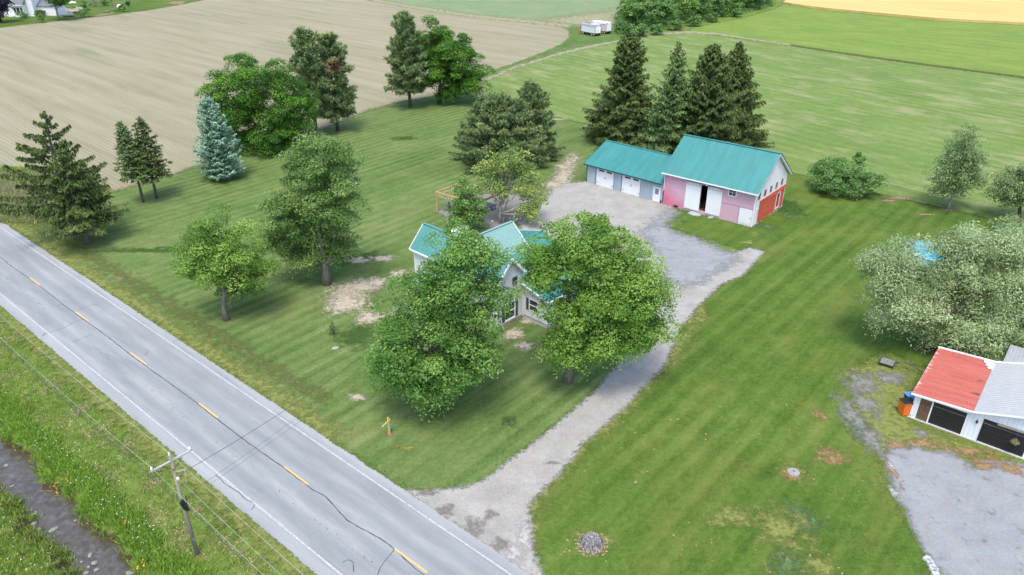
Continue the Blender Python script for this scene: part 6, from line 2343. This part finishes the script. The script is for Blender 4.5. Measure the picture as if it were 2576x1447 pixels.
def wagon(label, loc, rot, roofmat, hatch):
    t = thing('forage_wagon', label, 'wagon', loc, rot, 'forage wagons parked on the headland')
    L2, Wd = 6.6, 2.6                    # x = rear (+) to front (-)
    b = MB()
    b.box(-L2 / 2, L2 / 2, -Wd / 2, Wd / 2, .95, 3.05)
    for k in range(7):
        x = -L2 / 2 + .05 + k * (L2 - .1) / 6
        for s in (-1, 1):
            b.box(x - .05, x + .05, s * (Wd / 2 + .035) - .035, s * (Wd / 2 + .035) + .035, .80, 3.05)
    b.build('body', M_WAGON, t)
    r = MB()
    r.box(-L2 / 2, L2 / 2 + .02, -Wd / 2 - .04, Wd / 2 + .04, 3.06, 3.62)
    r.build('roof', roofmat, t)
    if hatch:
        MB().box(-L2 / 2 + .4, .2, -.9, .9, 3.62, 3.66).build('roof_hatch', M_REDDARK, t)
    d = MB().box(L2 / 2 + .005, L2 / 2 + .06, -Wd / 2 + .15, Wd / 2 - .15, .95, 3.0)
    d.build('rear_door', M_TRIM, t)
    f = MB()
    for s in (-1, 1):
        f.bar((L2 / 2 + .04, s * (Wd / 2 - .04), .7), (L2 / 2 + .04, s * (Wd / 2 - .04), 3.06), .14)
        f.bar((-L2 / 2 - .05, s * (Wd / 2 - .04), 3.1), (-L2 / 2 - 1.0, s * (Wd / 2 - .04), 1.3), .14)
        f.bar((-L2 / 2, s * (Wd / 2 + .08), 3.06), (L2 / 2, s * (Wd / 2 + .08), 3.06), .06, .10)
    f.build('red_frame', M_REDPAINT, t)
    u = MB()
    u.box(-L2 / 2 - 1.1, -L2 / 2 - .02, -Wd / 2 + .1, Wd / 2 - .1, .55, 1.35)
    u.tube([(-L2 / 2 - .7, -Wd / 2 - .25, .95), (-L2 / 2 - .7, Wd / 2 + .25, .95)], .35, 12)
    u.build('unloader', M_REDPAINT, t)
    c = MB()
    c.box(-L2 / 2, L2 / 2, -.6, .6, .62, .94)
    c.bar((-L2 / 2 - 1, 0, .5), (-L2 / 2 - 2.6, 0, .35), .14)
    for x in (-L2 / 2 + .8, L2 / 2 - 1.6, L2 / 2 - .6):
        c.bar((x, -1.1, .45), (x, 1.1, .45), .14)
    c.build('chassis', M_DARKMETAL, t)
    for x in (-L2 / 2 + .8, L2 / 2 - 1.6, L2 / 2 - .6):
        for s in (-1, 1):
            w = MB()
            wheel_mesh(w, (x, s * 1.12, .45), .45, .3, (0, 1, 0))
            w = w.build('wheel', M_RUBBER, t)
            h = MB()
            wheel_mesh(h, (x, s * 1.27, .45), .22, .03, (0, 1, 0))
            h.build('hub', M_YELLOWHUB, w)
    ln = MB()
    for s in (-1, 1):
        ln.box(L2 / 2 + .03, L2 / 2 + .09, s * .95 - .17, s * .95 + .17, 3.15, 3.5)
    ln.build('tail_lamp', M_REDDARK, t)
    if hatch:
        q = MB()
        q.box(L2 / 2 + .06, L2 / 2 + .08, -.3, .1, 1.5, 2.0)
        q.build('reflector', M_YELLOWHUB, t)


M_WAGON = m_plain('wagon_panel', (.56, .62, .66), .5, .4, .1)
M_REDDARK = m_plain('dull_red', (.26, .07, .06), .7, .3, .2)
M_YELLOWHUB = m_plain('pale_yellow', (.62, .55, .22), .6, .3, .1)
M_BLUEGREY = m_plain('blue_grey_sheet', (.44, .54, .60), .5, .4, .08)
wv = G(1486.5, 88)
wagon('white ribbed forage wagon with red hatch, the nearer of two by the farm track', wv, math.atan2(-6.3, 4.6), M_BLUEGREY, True)
wagon('white roofed forage wagon parked behind the nearer ribbed one', (wv[0] + 3.9, wv[1] + 4.4, 0), math.atan2(-6.1, 4.9), M_TRIM, False)

# ------------------------------------------------------------------ things in the far garden
tp = thing('trampoline', 'round trampoline on the far lawn beside the maple', 'trampoline', G(171, 42))
m = MB()
m.lathe((0, 0, .95), [(2.35, 0), (2.35, .05), (2.1, .06), (.02, .02)], 26)
m.build('mat', m_plain('trampoline_mat', (.16, .20, .26), .7), tp)
for k in range(6):
    a = 1.05 * k
    MB().bar((2.2 * math.cos(a), 2.2 * math.sin(a), 0), (2.2 * math.cos(a), 2.2 * math.sin(a), .95), .08).build('leg', M_GALV, tp)
dk = thing('deck', 'far wooden deck with white railings behind the white house', 'deck', G(188, 31.5), ROT)
MB().box(-3.2, 3.2, -2.2, 2.2, .5, .75).build('platform', m_plain('deck_boards', (.42, .26, .19), .8), dk)
m = MB()
for x0, x1, y in ((-3.2, -.9, -2.2), (.4, 3.2, -2.2), (-3.2, 3.2, 2.2)):
    m.bar((x0, y, 1.65), (x1, y, 1.65), .12, .16)
    m.bar((x0, y, 1.15), (x1, y, 1.15), .08, .25)
    for x in np.linspace(x0, x1, 4):
        m.bar((x, y, .0), (x, y, 1.75), .14)
m.bar((3.2, -2.2, 1.65), (3.2, 2.2, 1.65), .12, .16)
m.bar((3.2, -2.2, 1.15), (3.2, 2.2, 1.15), .08, .25)
m.build('railing', M_WHITE, dk)
um = thing('patio_umbrella', 'white patio umbrella standing on the far lawn by the deck', 'umbrella', G(186, 20))
MB().tube([(0, 0, 0), (0, 0, 2.6)], .05, 6).build('pole', M_GALV, um)
MB().lathe((0, 0, 2.0), [(1.5, 0), (1.45, .12), (.7, .5), (.03, .75)], 8).build('canopy', M_TRIM, um)
ps = thing('swing_set', 'far wooden play set with a turquoise slide', 'play set', G(238, 16), -.55)
m = MB()
for x, y in ((-.8, -.8), (.8, -.8), (-.8, .8), (.8, .8)):
    m.bar((x, y, 0), (x, y, 3.0), .14)
m.box(-.9, .9, -.9, .9, 1.4, 1.52)
m.bar((.8, 0, 2.9), (4.6, 0, 2.9), .14)
for s in (-1, 1):
    m.bar((4.6, 0, 2.9), (4.6, s * 1.2, 0), .12)
m.build('timber_frame', M_GREYWOOD, ps)
MB().roof((-1.1, -1.1, 2.9), (1.1, -1.1, 2.9), (1.1, 0, 3.7), (-1.1, 0, 3.7), .05).roof((1.1, 1.1, 2.9), (-1.1, 1.1, 2.9), (-1.1, 0, 3.7), (1.1, 0, 3.7), .05).build('canopy', M_GALV, ps)
m = MB()
m.add([(-.9, -.4, 1.5), (-.9, .4, 1.5), (-4.2, .4, .15), (-4.2, -.4, .15), (-.9, -.4, 1.4), (-.9, .4, 1.4), (-4.2, .4, .05), (-4.2, -.4, .05)], [(0, 3, 2, 1), (4, 5, 6, 7), (0, 1, 5, 4), (1, 2, 6, 5), (2, 3, 7, 6), (3, 0, 4, 7)])
for s in (-.42, .42):
    m.bar((-.9, s, 1.6), (-4.2, s, .25), .06, .22)
m.build('slide', M_TEALPLASTIC, ps)
for x in (1.9, 3.3):
    m = MB()
    for s in (-.2, .2):
        m.bar((x + s, 0, 2.85), (x + s, 0, .6), .02)
    m.box(x - .25, x + .25, -.12, .12, .55, .6)
    m.build('swing', M_REDPAINT, ps)
pt = thing('picnic_table', 'far grey picnic table near the birches', 'table', G(270, 33), ROT + .3)
MB().box(-1.1, 1.1, -.4, .4, .74, .80).build('tabletop', M_GREYWOOD, pt)
for s in (-1, 1):
    MB().box(-1.1, 1.1, s * .75 - .14, s * .75 + .14, .44, .49).build('bench', M_GREYWOOD, pt)
    m = MB()
    m.bar((s * .8, -.75, 0), (s * .8, .2, .74), .09)
    m.bar((s * .8, .75, 0), (s * .8, -.2, .74), .09)
    m.bar((s * .8, -.8, .42), (s * .8, .8, .42), .09)
    m.build('leg', M_GREYWOOD, pt)
wt_ = thing('water_tank', 'far white tank behind a round shrub on the lawn', 'tank', G(305, 24), -.5)
m = MB()
nn = 14
for x, r in [(-1.7, .1), (-1.5, .75), (-1.1, .95), (1.1, .95), (1.5, .75), (1.7, .1)]:
    for k in range(nn):
        m.v.append((x, r * math.cos(2 * math.pi * k / nn), 1.0 + r * math.sin(2 * math.pi * k / nn)))
for i in range(5):
    for k in range(nn):
        m.f.append((i * nn + k, i * nn + (k + 1) % nn, (i + 1) * nn + (k + 1) % nn, (i + 1) * nn + k))
m.build('vessel', M_TRIM, wt_, True)
MB().box(-1.2, -.9, -.6, .6, 0, .3).box(.9, 1.2, -.6, .6, 0, .3).build('stand', M_CONCRETE, wt_)
sheet('flower_bed', gxy((232, 40), (250, 36), (282, 31), (292, 30), (285, 34), (255, 40)), 0.02, M_MULCH, 1.0, .3, .8)
sheet('flower_bed', gxy((418, 7), (440, 3), (470, 4), (460, 10), (432, 11)), 0.02, M_MULCH, 1.0, .3, .8)
